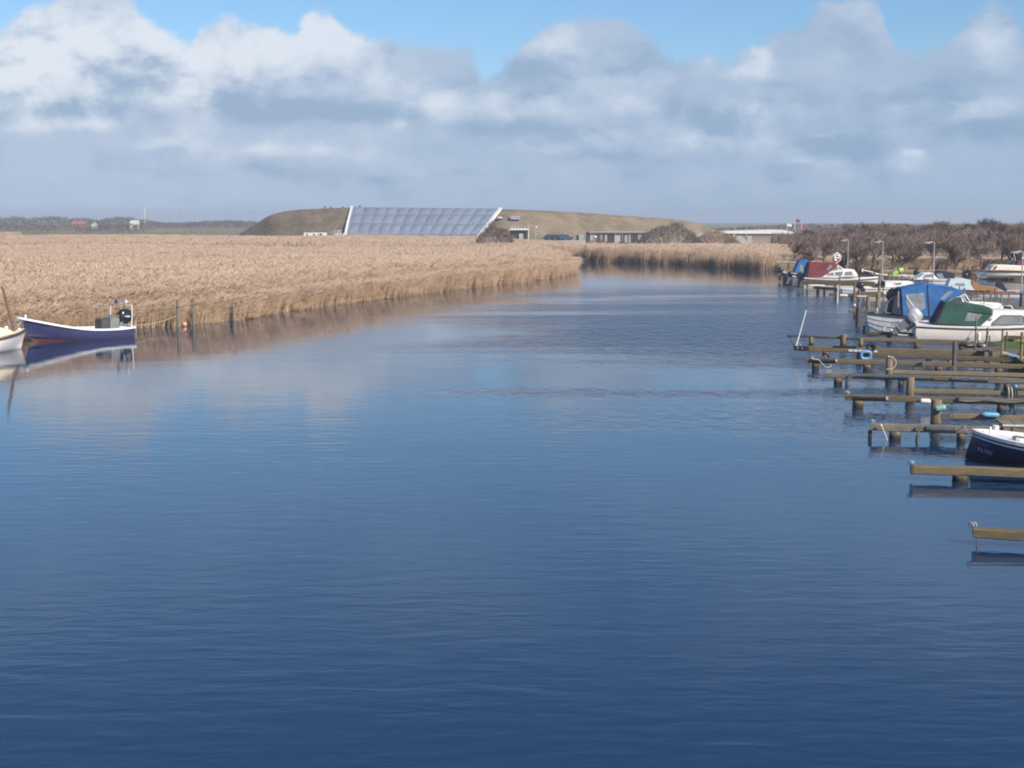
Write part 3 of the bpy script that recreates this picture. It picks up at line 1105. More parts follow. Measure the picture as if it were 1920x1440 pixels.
    bush('dark bush at the right foot of the glass front', 888, 968, 464, 421, 242, M['twig_grey'], 72, 3600, 0.06, 0.45)
    bush('low olive shrub mound at the right end of the grass rampart', 1296, 1384, 461, 434, 335, M['twig_warm'], 73, 2600, 0.08, 0.5)
    bush('low brown bramble before the left half of the grey glazed wing', 1094, 1150, 466, 449, 300, M['twig_warm'], 74, 700, 0.06, 0.4)
    bush('small brown bramble left of the big wind-shaped bush', 1152, 1178, 465, 452, 302, M['twig_warm'], 75, 420, 0.06, 0.5)
    # far wood on the horizon: reads as one mass
    mb = MB()
    sky_l = [(-60, 409), (0, 407), (15, 411), (38, 405), (60, 412), (75, 407), (120, 406), (135, 411), (165, 409), (185, 413), (222, 407), (250, 407), (258, 415), (275, 412), (295, 416),
             (335, 418), (360, 417), (400, 414), (440, 413), (480, 416), (520, 415), (560, 416)]
    for px in range(-120, 560, 3):
        for i in range(len(sky_l) - 1):
            if sky_l[i][0] <= px <= sky_l[i + 1][0]:
                f = (px - sky_l[i][0]) / (sky_l[i + 1][0] - sky_l[i][0])
                yt = sky_l[i][1] * (1 - f) + sky_l[i + 1][1] * f
                break
        else:
            yt = 409
        for row in range(3):
            Y = 980 + row * 60
            zt = H - (yt + row * 1.5 - HY) * Y / F
            x = (px - CX) / F * Y
            for _ in range(26):
                p = Vector((x + rg.uniform(-1, 1) * 1.6, Y + rg.uniform(-12, 12), GZ + (zt - GZ) * rg.random() ** 0.6))
                v = Vector((rg.gauss(0, 1), rg.gauss(0, 1), rg.gauss(0.6, 0.7))).normalized()
                s = v.cross(Vector((rg.gauss(0, 1), rg.gauss(0, 1), rg.gauss(0, 1)))).normalized() * rg.uniform(0.2, 0.45)
                mb.add([p - s, p + s, p + v * rg.uniform(0.8, 1.7)], [(0, 1, 2)])
    for px in range(-120, 480, 3):                        # hedge line nearer than the wood
        yt = 420.5 + 5 * vnoise(px * 0.035, 2.0, 6)
        Y = 640
        zt = H - (yt - HY) * Y / F
        x = (px - CX) / F * Y
        if vnoise(px * 0.02, 5.0, 8) < 0.3 and not 135 < px < 285:
            continue
        for _ in range(26):
            p = Vector((x + rg.uniform(-1, 1), Y + rg.uniform(-9, 9), GZ + (zt - GZ) * rg.random() ** 0.6))
            v = Vector((rg.gauss(0, 1), rg.gauss(0, 1), rg.gauss(0.6, 0.7))).normalized()
            s = v.cross(Vector((rg.gauss(0, 1), rg.gauss(0, 1), rg.gauss(0, 1)))).normalized() * rg.uniform(0.15, 0.3)
            mb.add([p - s, p + s, p + v * rg.uniform(0.6, 1.1)], [(0, 1, 2)])
    for px in range(1330, 2060, 4):                       # wood behind the white hall, right
        yt = 428 - 8 * min(1, max(0, (px - 1340) / 150)) + 3 * vnoise(px * 0.03, 1.0, 2)
        for row in range(2):
            Y = 640 + row * 50
            zt = H - (yt - HY) * Y / F
            x = (px - CX) / F * Y
            for _ in range(22):
                p = Vector((x + rg.uniform(-1, 1), Y + rg.uniform(-9, 9), GZ + (zt - GZ) * rg.random() ** 0.6))
                v = Vector((rg.gauss(0, 1), rg.gauss(0, 1), rg.gauss(0.6, 0.7))).normalized()
                s = v.cross(Vector((rg.gauss(0, 1), rg.gauss(0, 1), rg.gauss(0, 1)))).normalized() * rg.uniform(0.15, 0.3)
                mb.add([p - s, p + s, p + v * rg.uniform(0.7, 1.3)], [(0, 1, 2)])
    tag(mb.build('far_wood', M['far_twig'], smooth='raw'), kind='stuff')
make_woods()


# ------------------------------------------------------------------ visitor centre: grass rampart and cushion-clad glass front
def make_centre():
    t = thing('visitor_centre', 'low visitor centre under a grass rampart with a huge sloping blue glass front', 'building', (0, 385, GZ))
    o = Vector((0, 385, GZ))
    def Yc(px):
        u = (px - 800) / 500
        return 390 + 46 * u * u
    left = [(446, 441), (462, 432), (480, 421), (500, 407), (515, 401), (532, 396.5), (560, 393), (610, 390.5), (650, 389.3), (668, 389.5)]
    midd = [(664, 392), (800, 392), (936, 394)]
    right = [(880, 395), (930, 394), (939, 392.5), (970, 393), (1000, 394.2), (1050, 396.5), (1100, 399.5), (1150, 403), (1200, 406.5), (1240, 409.5), (1262, 411), (1290, 415), (1316, 421), (1340, 431), (1362, 442), (1384, 455)]
    rg = random.Random(3)
    for nm, sts in (('grass_slope', left), ('grass_slope', right), ('roof', midd)):
        rows = []
        for px, py in sts:
            Y = Yc(px) + (4.5 if nm == 'roof' else {880: 5.0, 930: 2.6, 939: 1.4}.get(px, 0))
            top_ = PY(px, py, Y)
            zt = max(top_.z, GZ + 0.2)
            hgt = zt - GZ
            row = []
            n = 9
            run = hgt * 2.1 if nm == 'grass_slope' else 0.6
            for i in range(n + 1):
                f = i / n
                bulge = math.sin(f * math.pi) * 0.35 * hgt * 0.12
                Yy = Y - run * (1 - f)
                row.append(Vector((top_.x * (Yy / Y), Yy, GZ - 0.1 + (hgt + 0.1) * f + bulge + rg.gauss(0, 0.05) * (0 < i < n))) - o)
            row.append(Vector((top_.x * 1.01, Y + 3, zt)) - o)
            row.append(Vector((top_.x * 1.02, Y + 26, GZ - 0.1)) - o)
            rows.append(row)
        MB().rows(rows).build(nm, M['mound_grass'] if nm == 'grass_slope' else M['dark_metal'], t, smooth=True)
    # cushion panels
    YB, YT = 373.5, 393.5
    A, B = PY(647, 444.5, YB), PY(886, 446.5, YB)
    C_, D = PY(662, 388.3, YT), PY(936, 391.3, YT)
    A.z = B.z = GZ + 0.1
    sag = Vector((0, 0, -0.15))
    def bil(u, v):
        arch = 0.0
        return A.lerp(B, u).lerp(C_.lerp(D, u), v) + Vector((0, -math.sin(v * math.pi) * 1.2, arch))
    nrm = (B - A).cross(C_ - A).normalized()
    if nrm.y > 0:
        nrm = -nrm
    vr = [0.0, 0.235, 0.53, 0.80, 1.0]
    NC = 13
    for c in range(NC):
        for r in range(4):
            u0, u1 = c / NC, (c + 1) / NC
            v0, v1 = vr[r], vr[r + 1]
            mb = MB()
            rows = []
            for j in range(6):
                row = []
                for i in range(6):
                    fu, fv = i / 5, j / 5
                    u, v = u0 + (u1 - u0) * (0.025 + 0.95 * fu), v0 + (v1 - v0) * (0.03 + 0.94 * fv)
                    k = (4 * fu * (1 - fu) * 4 * fv * (1 - fv)) ** 0.7
                    row.append(bil(u, v) + nrm * (0.06 + 0.34 * k) - o)
                rows.append(row)
            mb.rows(rows)
            mb.build('panel', M['etfe_low'] if r == 0 else M['etfe'], t, smooth=True)
    mb = MB()
    rows = []
    for j in range(9):
        rows.append([bil(i / 13, j / 8) - nrm * 0.1 - o for i in range(14)])
    mb.rows(rows)
    mb.build('panel_backing', M['facade_grey'], t)
    for c in range(1, NC):
        q = MB()
        q.tube([bil(c / NC, j / 6) + nrm * 0.05 - o for j in range(7)], 0.09, 4)
        q.build('mullion', M['seam'], t)
    for v in vr[1:4]:
        q = MB()
        q.tube([bil(i / 8, v) + nrm * 0.05 - o for i in range(9)], 0.10, 4)
        q.build('transom_bar', M['seam'], t)
    for u, wd in ((0.0, 0.6), (1.0, 0.7)):
        q = MB()
        sgn = -1 if u == 0 else 1
        pts = [bil(u, j / 6) + Vector((sgn * wd * 0.5, 0, 0)) - o for j in range(7)]
        for i in range(6):
            q.bar(pts[i], pts[i + 1] + (pts[i + 1] - pts[i]) * 0.02, wd, 0.7)
        q.build('edge_frame', M['white_wall'], t)
    # glazed wing
    Y = 368
    def pt(px, py, Y_=Y):
        return PY(px, py, Y_) - o
    def rect(nm, x0, y0, x1, y1, m_, dep=0.4, Y_=Y):
        a, b = pt(x0, y1, Y_), pt(x1, y0, Y_)
        if y1 > 449:
            a.z = 0.0
        mb_ = MB().box(((a.x + b.x) / 2, Y_ - o.y + dep / 2, (a.z + b.z) / 2), (abs(b.x - a.x), dep, abs(b.z - a.z)))
        return mb_.build(nm, m_, t)
    rect('wing_wall', 1106, 436.2, 1222, 452, M['facade_grey'], 8, 368)
    rect('wing_roof', 1104, 434.6, 1224, 436.1, M['concrete'], 9, 367.2)
    rect('wing_end', 1101, 436, 1105.8, 452, M['dark_metal'], 7, 368)
    for x0, x1 in ((1119, 1124), (1130.5, 1134), (1140, 1146), (1147, 1152), (1168, 1171.5), (1184, 1189.5), (1190.5, 1196)):
        rect('window', x0, 438.5, x1, 449.5, M['glass_dark'], 0.2, 367.75)
    for px in (1107, 1127, 1152.5, 1167, 1180, 1197, 1210):
        rect('post', px, 436.5, px + 0.9, 451, M['concrete'], 0.3, 367.5)
    rect('wall_panel', 1115, 442, 1119, 446, M['white_wall'], 0.2, 367.6)
    # entrance on the rampart's flank
    rect('entrance_recess', 956, 431.5, 991, 449, M['dark_metal'], 3, 371)
    rect('entrance_canopy', 956, 428.8, 992, 431.4, M['white_wall'], 4, 369.6)
    rect('entrance_wall', 973, 438, 981, 449, M['concrete'], 0.5, 370)
    rect('post', 990.4, 431.6, 991.8, 449, M['white_wall'], 0.4, 369.9)
    for px in (960, 966, 972, 978, 984, 990):
        rect('railing_post', px, 423.2, px + 0.7, 428.7, M['white_wall'], 0.1, 370)
    rect('skylight', 957.5, 404.6, 975, 411.5, M['galv'], 1.4, 387.5)
    rect('roof_light', 934, 406.5, 942, 409, M['white_wall'], 1.4, 387.5)
    rect('slope_wall', 1304, 437, 1328, 449, M['concrete'], 1.5, 388)
    # things standing round the centre
    def slab_thing(nm, lab, cat, x0, y0, x1, y1, m_, Y_, dep, z0=GZ, group=None):
        a, b = PY(x0, y1, Y_), PY(x1, y0, Y_)
        r_ = thing(nm, lab, cat, ((a.x + b.x) / 2, Y_, z0), 0, group)
        return r_, abs(b.x - a.x), b.z - z0
    r_, w_, h_ = slab_thing('white_wall', 'low white wall with dark openings at the foot of the grass rampart', 'wall', 570, 437.4, 612.5, 443, M['white_wall'], 372, 0.5)
    MB().box((0, 0.6, h_ / 2 - 0.05), (w_, 0.3, h_ - 0.1)).build('backing', M['dark_metal'], r_)
    for f0, f1 in ((0.0, 0.10), (0.17, 0.40), (0.48, 0.60), (0.64, 0.68), (0.80, 1.0)):
        MB().box(((f0 + f1) / 2 * w_ - w_ / 2, 0, h_ / 2), ((f1 - f0) * w_, 0.5, h_)).build('wall_panel', M['white_wall'], r_)
    MB().box((0, 0.1, h_ + 0.05), (w_, 0.8, 0.25)).build('coping', M['white_wall'], r_)
    r_, w_, h_ = slab_thing('viewing_stair', 'pale zigzag stair tower beside the left edge of the glass front', 'stairs', 619, 424, 637, 443, M['galv'], 373, 1)
    for s_, x0, x1 in ((-1, -w_ / 2, w_ * 0.1), (1, w_ * 0.02, w_ * 0.42)):
        MB().bar((x0 if s_ < 0 else x1, 0, 0.2 if s_ < 0 else h_ * 0.4), (x1 if s_ < 0 else x0 + w_ * 0.4, 0, h_ * 0.78), 1.2, 0.22).build('flight', M['galv'], r_)
    for f in (-0.3, 0.05, 0.4):
        MB().box((f * w_, 0, h_ * 0.4), (0.14, 0.14, h_ * 0.8)).build('post', M['galv'], r_)
    MB().bar((-w_ / 2, -0.5, 1.2), (w_ * 0.2, -0.5, h_), 0.1, 0.1).build('railing', M['galv'], r_)
    for i, px in enumerate((630, 634, 639.5, 644)):
        r_, w_, h_ = slab_thing('white_bollard', 'short white marker post before the left edge of the glass front', 'bollard', px - 0.7, 438, px + 0.7, 443.5, M['white_wall'], 368, 0.2, group='white marker posts by the glass front')
        MB().box((0, 0, h_ / 2), (0.22, 0.22, h_)).build('post', M['white_wall'], r_)
        MB().box((0, 0, h_ + 0.05), (0.3, 0.3, 0.12)).build('cap', M['white_wall'], r_)
    r_, w_, h_ = slab_thing('storage_container', 'pale green container left of the grey glazed wing', 'container', 1080, 440, 1094.5, 451, M['container_green'], 362, 3)
    MB().box((w_ * 0.18, 0, h_ / 2), (w_ * 0.7, 2.4, h_)).build('body', M['container_green'], r_)
    MB().box((-w_ * 0.34, 0.2, h_ / 2), (w_ * 0.3, 2.0, h_ * 0.96)).build('door', M['dark_metal'], r_)
    r_, w_, h_ = slab_thing('path_lamp', 'small path lamp on a thin mast right of the entrance', 'lamp', 1003, 426, 1006, 449, M['galv'], 366, 0.3)
    MB().tube([(0, 0, 0), (0, 0, h_)], 0.07, 5).build('mast', M['galv'], r_)
    MB().ball((0.15, 0, h_), 0.28, 8, 5).build('lamp_head', M['white_wall'], r_)
    for lab, px, m_ in (('dark parked car, leftmost of three before the rampart', 1035, M['car_dark']), ('dark parked car in the middle of three before the rampart', 1046.5, M['car_dark']),
                        ('blue parked car with a bright glint, rightmost of three before the rampart', 1059, M['car_blue'])):
        a = PY(px, 449, 360)
        c = thing('parked_car', lab, 'car', (a.x, 360, 1.35), math.radians(25), 'cars parked before the rampart')
        L = 4.2
        prof = [(-L / 2, 0.35), (-L / 2, 0.8), (-L * 0.42, 0.95), (-L * 0.3, 1.42), (L * 0.08, 1.45), (L * 0.24, 0.98), (L * 0.47, 0.85), (L / 2, 0.6), (L / 2, 0.35)]
        MB().slab([(x_, -0.85, z_) for x_, z_ in prof], (0, 1.7, 0)).build('body', m_, c, bevel=0.06)
        MB().slab([(x_, -0.87, z_) for x_, z_ in ((-L * 0.33, 1.0), (-L * 0.27, 1.34), (L * 0.06, 1.36), (L * 0.2, 1.0))], (0, 1.74, 0)).build('window', M['glass_dark'], c)
        for sx in (-1, 1):
            for sy in (-1, 1):
                MB().lathe([(0.0, 0), (0.32, 0), (0.32, 0.2), (0.0, 0.2)], 10, (sx * L * 0.3, sy * 0.8 - 0.1, 0.32), axis='y').build('wheel', M['rubber'], c)
    # standing ground for the cars: the car park is a low terrace
    a, b = PY(1020, 449, 360), PY(1075, 449, 360)
    tag(MB().box(((a.x + b.x) / 2, 364, 0.9), (b.x - a.x + 6, 12, 0.9)).build('car_park', M['concrete']), kind='structure')
    # concrete letter
    Y = 348
    pts = [(1380, 441.7), (1389.5, 441.7), (1399.7, 452), (1399.7, 442.3), (1408.8, 442), (1408.8, 458.5), (1391.5, 458.5), (1388, 455), (1388, 458.5), (1380, 458.5)]
    n = thing('letter_sign', 'big concrete letter N standing at the right end of the grass rampart', 'sign', (PY(1394, 450, Y).x, Y, GZ))
    q = [PY(px, py, Y) - n.location for px, py in pts]
    for p in q:
        if p.z < 0.9:
            p.z = 0.0 if p.z < 0.55 else p.z
    MB().slab([(p.x, -0.6, p.z) for p in q], (0, 1.2, 0)).build('letter', M['concrete'], n, bevel=0.03)
    MB().box((0, 0, -0.1), (q[4].x - q[0].x + 0.8, 2.0, 0.24)).build('plinth', M['concrete'], n)
    # white hall behind
    Y = 560
    hl = thing('white_hall', 'long low hall with a white roof edge behind the letter N', 'building', (PY(1410, 440, Y).x, Y, GZ))
    ho = hl.location
    def hp(px, py):
        return PY(px, py, Y) - ho
    roof = [hp(1326, 436.8), hp(1326, 434), hp(1420, 431.4), hp(1450, 430.4), hp(1462, 431), hp(1480, 434.6), hp(1478, 438.2), hp(1440, 438), hp(1345, 437.4)]
    MB().slab([(p.x, -8, p.z) for p in roof], (0, 20, 0)).build('roof', M['white_wall'], hl)
    a, b = hp(1366, 437.2), hp(1476, 437.2)
    MB().box(((a.x + b.x) / 2, 2, a.z / 2), (b.x - a.x, 16, a.z)).build('wall', M['facade_grey'], hl)
    for px in (1371, 1472):
        a = hp(px, 437.5)
        MB().box((a.x, -7, a.z / 2), (0.7, 0.7, a.z)).build('column', M['white_wall'], hl)
    for i in range(8):
        a = hp(1380 + i * 12, 440)
        MB().box((a.x, -6.1, a.z * 0.5), (1.8, 0.25, a.z * 0.5)).build('window', M['glass_dark'], hl)
    # flagpoles
    def pole(lab, px, yt, Y_, flag=None, fpx=None, r=0.09):
        p = PY(px, yt, Y_)
        f = thing('flagpole', lab, 'flagpole', (p.x, Y_, GZ), 0, 'flagpoles near the white hall')
        hh = p.z - GZ
        MB().tube([(0, 0, 0), (0, 0, hh)], [r * 1.3, r * 0.8], 6).build('pole', M['white_wall'], f)
        MB().ball((0, 0, hh + 0.1), 0.16, 6, 4).build('finial', M['white_wall'], f)
        if flag:
            w_, h_ = flag
            rows = []
            for i in range(9):
                x_ = 0.1 + w_ * i / 8
                y_ = 0.22 * math.sin(i * 1.1) * i / 8
                z_ = -0.10 * w_ * (i / 8) ** 2
                rows.append([(x_, y_, hh - 0.15 + z_ - h_ * j / 3) for j in range(4)])
            if fpx == 'nordic':
                MB().rows(rows).build('flag', M['flag_red'], f)
                c = MB().rows([[(p_[0], p_[1] - 0.02, p_[2]) for p_ in (rows[i][1], rows[i][2])] for i in range(9)])
                c.rows([[(p_[0], p_[1] - 0.021, p_[2]) for p_ in rows[i]] for i in (3, 4)])
                c.build('flag_cross', M['flag_blue'], f)
            else:
                MB().rows(rows).build('flag', M['white_wall'] if fpx == 'white' else M['flag_red'], f)
    pole('white flagpole flying a dark red flag with a blue cross, tallest by the white hall', 1490.5, 409.5, 470, (1.7, 1.15), 'nordic')
    pole('white flagpole with a hanging white flag, left of the red and blue flag', 1476, 418.5, 470, (1.4, 0.9), 'white')
    pole('flagpole with a half hidden dull red flag, right of the red and blue flag', 1503, 419.5, 480, (1.6, 0.8), 'red')
    pole('bare thin mast rising above the hall roof, just right of the letter N', 1399.5, 428, 500, r=0.06)
    pole('bare thin mast rising above the left end of the hall roof', 1377.5, 428, 500, r=0.06)
    # people on the rampart
    def person(lab, px, yt, m_, pose):
        Y_ = Yc(px) + 2.6
        p = PY(px, yt, Y_)
        z0 = p.z - 1.74
        bm = bmesh.new()
        me = bpy.data.meshes.new('person')
        J = dict(pel=(0, 0, .95), ch=(0.02, 0, 1.3), nk=(0.02, 0, 1.48), hd=(0.03, 0, 1.62), tp=(0.03, 0, 1.72))
        names = list(J)
        E = [('pel', 'ch'), ('ch', 'nk'), ('nk', 'hd'), ('hd', 'tp')]
        R_ = dict(pel=.15, ch=.17, nk=.065, hd=.10, tp=.07)
        for s in (-1, 1):
            k = str(s)
            J.update({'hip' + k: (0, s * .09, .9), 'kn' + k: (pose * s * .10, s * .10, .5), 'an' + k: (pose * s * .16, s * .10, .06), 'sh' + k: (0.02, s * .19, 1.4), 'el' + k: (0.0 - pose * s * .1, s * .25, 1.13), 'ha' + k: (.08 - pose * s * .1, s * .23, .88)})
            R_.update({'hip' + k: .1, 'kn' + k: .065, 'an' + k: .05, 'sh' + k: .075, 'el' + k: .055, 'ha' + k: .045})
            E += [('pel', 'hip' + k), ('hip' + k, 'kn' + k), ('kn' + k, 'an' + k), ('ch', 'sh' + k), ('sh' + k, 'el' + k), ('el' + k, 'ha' + k)]
        names = list(J)
        me.from_pydata([J[k] for k in names], [(names.index(a_), names.index(b_)) for a_, b_ in E], [])
        ob = link('person', me)
        sk = ob.modifiers.new('skin', 'SKIN')
        for i, k in enumerate(names):
            me.skin_vertices[0].data[i].radius = (R_[k], R_[k])
        me.skin_vertices[0].data[0].use_root = True
        me.materials.append(m_)
        ss_ = ob.modifiers.new('sub', 'SUBSURF')
        ss_.levels = ss_.render_levels = 1
        ob.location = (p.x, Y_, z0)
        ob.rotation_euler[2] = px * 0.7
        tag(ob, lab, 'person', 'people walking on the grass rampart')
    person('person in dark clothes on the rampart, leftmost of the figures', 609, 385.5, M['cloth_dark'], 1)
    person('person in dark clothes on the rampart, second figure from the left', 620.5, 386, M['cloth_red'], 0.5)
    person('person in dark clothes on the rampart just left of the glass front', 643.5, 385.8, M['cloth_dark'], 0.2)
    person('person on the roof edge above the left end of the glass front', 674.5, 383.8, M['cloth_dark'], 0.8)
make_centre()


# ------------------------------------------------------------------ far left: farm, masts, swing frame
def make_far_left():
    Y = 900
    def base(px, Y_):
        return ((px - CX) / F * Y_, Y_, GZ)
    b = thing('red_barn', 'long low red brown barn on the left horizon', 'building', base(154, Y))
    MB().box((0, 0, 1.7), (8.2, 6, 3.4)).build('wall', M['brick_red'], b)
    MB().slab([(-4.3, -3.3, 3.4), (-4.3, 3.3, 3.4), (-4.3, 0, 5.4)], (8.6, 0, 0)).build('roof', M['brick_red'], b)
    for x_ in (-2.6, 0, 2.6):
        MB().box((x_, -3.02, 1.7), (1.1, 0.1, 1.3)).build('window', M['glass_dark'], b)
    b = thing('white_cottage', 'tiny white cottage gable right of the red brown barn', 'building', base(182, Y))
    MB().box((0, 0, 1.5), (2.4, 4, 3.0)).build('wall', M['white_wall'], b)
    MB().slab([(-1.4, -2.1, 3.0), (1.4, -2.1, 3.0), (0, -2.1, 4.6)], (0, 4.2, 0)).build('roof', M['facade_grey'], b)
    MB().box((0, -2.02, 1.6), (0.8, 0.08, 1.1)).build('window', M['glass_dark'], b)
    b = thing('white_shed', 'white flat building shining among the trees below the white mast', 'building', base(257, Y))
    MB().box((0, 0, 2.1), (4.8, 6, 4.2)).build('wall', M['white_wall'], b)
    MB().slab([(-2.5, -3.2, 4.2), (-2.5, 3.2, 4.2), (-2.5, 0.5, 5.6)], (5.0, 0, 0)).build('roof', M['white_wall'], b)
    MB().box((0.8, -3.03, 1.2), (1.4, 0.1, 2.2)).build('door', M['dark_metal'], b)
    Y = 1000
    m_ = thing('white_mast', 'tall thin white mast on the left horizon', 'mast', base(275.8, Y))
    ht = H + (HY - 388) * Y / F - GZ
    MB().tube([(0, 0, 0), (0, 0, ht)], [0.34, 0.16], 8).build('pole', M['white_wall'], m_)
    MB().ball((0, 0, ht + 0.2), 0.3, 8, 5).build('tip', M['white_wall'], m_)
    MB().box((0, 0, 0.4), (1.6, 1.6, 0.8)).build('base', M['concrete'], m_)
    for px, yt, lab in ((340.5, 399, 'grey lattice mast on the left horizon, right of the white mast'), (478, 396.5, 'short grey mast just left of the grass rampart')):
        m_ = thing('lattice_mast', lab, 'mast', base(px, Y))
        ht = H + (HY - yt) * Y / F - GZ
        mb = MB()
        for a in range(3):
            t = a * 2.094
            mb.tube([(0.4 * math.cos(t), 0.4 * math.sin(t), 0), (0.12 * math.cos(t), 0.12 * math.sin(t), ht)], 0.06, 4)
        for i in range(int(ht)):
            f = 1 - 0.7 * i / ht
            mb.tube([(0.4 * f * math.cos(k * 2.094 + i), 0.4 * f * math.sin(k * 2.094 + i), i) for k in range(3)], 0.04, 3)
        mb.build('lattice', M['galv'], m_)
        MB().box((0, 0, ht), (0.5, 0.5, 1.0)).build('antenna', M['galv'], m_)
    Y = 470
    s = thing('swing_frame', 'wooden A frame of a play area left of the grass rampart', 'swing', base(398, Y))
    hh = H - (421.5 - HY) * Y / F - GZ
    w_ = 1.9
    for y_ in (-1.5, 1.5):
        for sgn in (-1, 1):
            MB().bar((sgn * w_, y_, 0), (0, y_, hh), 0.16, 0.16).build('leg', M['timber_grey'], s)
    MB().bar((0, -1.8, hh), (0, 1.8, hh), 0.2, 0.2).build('crossbeam', M['timber_grey'], s)
    MB().bar((-0.9, -1.5, hh * 0.5), (0.9, -1.5, hh * 0.5), 0.12, 0.12).build('brace', M['timber_grey'], s)
    for i, px in enumerate((313, 336, 348, 362, 371, 380)):
        f = thing('play_post', 'short pale post of the play area left of the A frame', 'post', base(px, 470), 0, 'short posts by the A frame')
        MB().box((0, 0, 1.15), (0.3, 0.3, 2.3)).build('post', M['timber_grey'], f)
        MB().box((0.4, 0, 2.0), (1.1, 0.14, 0.18)).build('rail', M['timber_grey'], f)
make_far_left()

# ------------------------------------------------------------------ boats
class Boat:
    """hull frame: +x bow, z 0 at the waterline; near = -1 / +1 is the local y side that faces the camera"""
    def __init__(self, name, label, cx, cy, rz, near, L, B, Fs, Fm, Fb, draft=0.35, tr=0.8, rake=0.5, group='boats moored along the harbour', pitch=0.0, cat='boat', lap=0, full=2.2, bowpow=0.9):
        self.t = thing(name, label, cat, (cx, cy, 0), rz, group)
        if pitch:
            self.t.rotation_euler[1] = pitch
        self.rz, self.near = rz, near
        self.o = Vector((cx, cy, 0))
        self.L, self.B, self.Fs, self.Fm, self.Fb, self.draft, self.tr, self.rake, self.lap, self.full, self.bowpow = L, B, Fs, Fm, Fb, draft, tr, rake, lap, full, bowpow

    def S(self, px, py, yl=None):
        """pixel -> local (x, z) on the vertical plane local y = near * yl"""
        yl = (self.B * 0.46 if yl is None else yl) * self.near
        d = ray(px, py)
        n = Vector((-math.sin(self.rz), math.cos(self.rz), 0))
        q = self.o + n * yl
        t = (q - Vector((0, 0, H))).dot(n) / d.dot(n)
        p = Vector((0, 0, H)) + d * t - self.o
        return (p.x * math.cos(self.rz) + p.y * math.sin(self.rz), p.z)

    def hb(self, t):
        if t < 0.42:
            return self.B / 2 * (self.tr + (1 - self.tr) * math.sin(math.pi / 2 * t / 0.42))
        u = (t - 0.42) / 0.58
        return self.B / 2 * max(0.012, (1 - u ** self.full)) ** self.bowpow

    def zs(self, t):
        return self.Fm + (self.Fs - self.Fm) * ((0.45 - t) / 0.45) ** 2 if t < 0.45 else self.Fm + (self.Fb - self.Fm) * ((t - 0.45) / 0.55) ** 1.8

    def zk(self, t):
        z = -self.draft
        if t > 0.72:
            z += (self.draft + 0.02) * ((t - 0.72) / 0.28) ** 2
        if t < 0.12 and self.tr < 0.5:
            z += (self.draft + 0.1) * ((0.12 - t) / 0.12) ** 2
        return z

    def pt(self, t, s, inset=0.0):
        """surface point, s 0 keel .. 1 sheer (starboard half has y < 0 when mirrored)"""
        b = max(0.004, self.hb(t) - inset)
        z0, z1 = self.zk(t), self.zs(t)
        a = s * math.pi / 2
        f = max(0, (t - 0.55) / 0.45)
        y = b * ((1 - f) * math.sin(a) ** 0.62 + f * s ** 0.85)
        z = z0 + (z1 - z0) * ((1 - f) * (1 - math.cos(a)) ** 0.95 + f * s)
        ext = self.rake * (t ** 4) * (s ** 1.2)
        if self.tr < 0.5:
            ext -= 0.28 * (1 - t) ** 8 * s
        return Vector((-self.L / 2 + self.L * t + ext - self.rake * 0.5 * 0, y, z))

    def hull(self, mat_, name='hull', trim=None, trim_name='gunwale', tw=(0.09, 0.08), rub=None, rub_drop=0.16, smooth=True):
        NT_, NS = 26, 9
        mb = MB()
        ss_ = [i / NS for i in range(NS + 1)]
        for sgn in (1, -1):
            rows = []
            for i in range(NT_ + 1):
                t = i / NT_
                row = []
                if self.lap:
                    n = self.lap
                    for k in range(n):
                        a, b = k / n, (k + 1) / n
                        for s_, off in ((a, 0.028), (b, 0.0)):
                            p = self.pt(t, s_)
                            row.append(Vector((p.x, sgn * (p.y + off * (1 if t < 0.97 else 0.3)), p.z)))
                else:
                    for s_ in ss_:
                        p = self.pt(t, s_)
                        row.append(Vector((p.x, sgn * p.y, p.z)))
                rows.append(row)
            mb.rows(rows)
        st = [self.pt(0, s_) for s_ in ss_]
        mb.rows([[Vector((p.x, p.y, p.z)) for p in st], [Vector((p.x, -p.y, p.z)) for p in st]])
        h = mb.build(name, mat_, self.t, smooth=smooth)
        if trim:
            for sgn in (1, -1):
                mb = MB()
                pts = [self.pt(i / 24, 1.0) for i in range(25)]
                pts = [Vector((p.x, sgn * p.y, p.z + 0.01)) for p in pts]
                for i in range(24):
                    d = pts[i + 1] - pts[i]
                    mb.bar(pts[i] - d * 0.02, pts[i + 1] + d * 0.02, tw[0], tw[1])
                mb.build(trim_name, trim, self.t)
        if rub:
            for sgn in (1, -1):
                mb = MB()
                pts = [self.pt(i / 24, 1.0) for i in range(25)]
                pts = [Vector((p.x, sgn * (p.y + 0.012), p.z - rub_drop)) for p in pts]
                mb.tube(pts, 0.028, 5)
                mb.build('rub_rail', rub, self.t)
        return h

    def deck(self, mat_, t0, t1, drop=0.02, camber=0.05, name='deck'):
        rows = []
        for i in range(13):
            t = t0 + (t1 - t0) * i / 12
            p = self.pt(t, 1.0, 0.02)
            rows.append([Vector((p.x, p.y * f, p.z - drop + camber * (1 - f * f))) for f in (-1, -0.5, 0, 0.5, 1)])
        return MB().rows(rows).build(name, mat_, self.t, smooth=True)

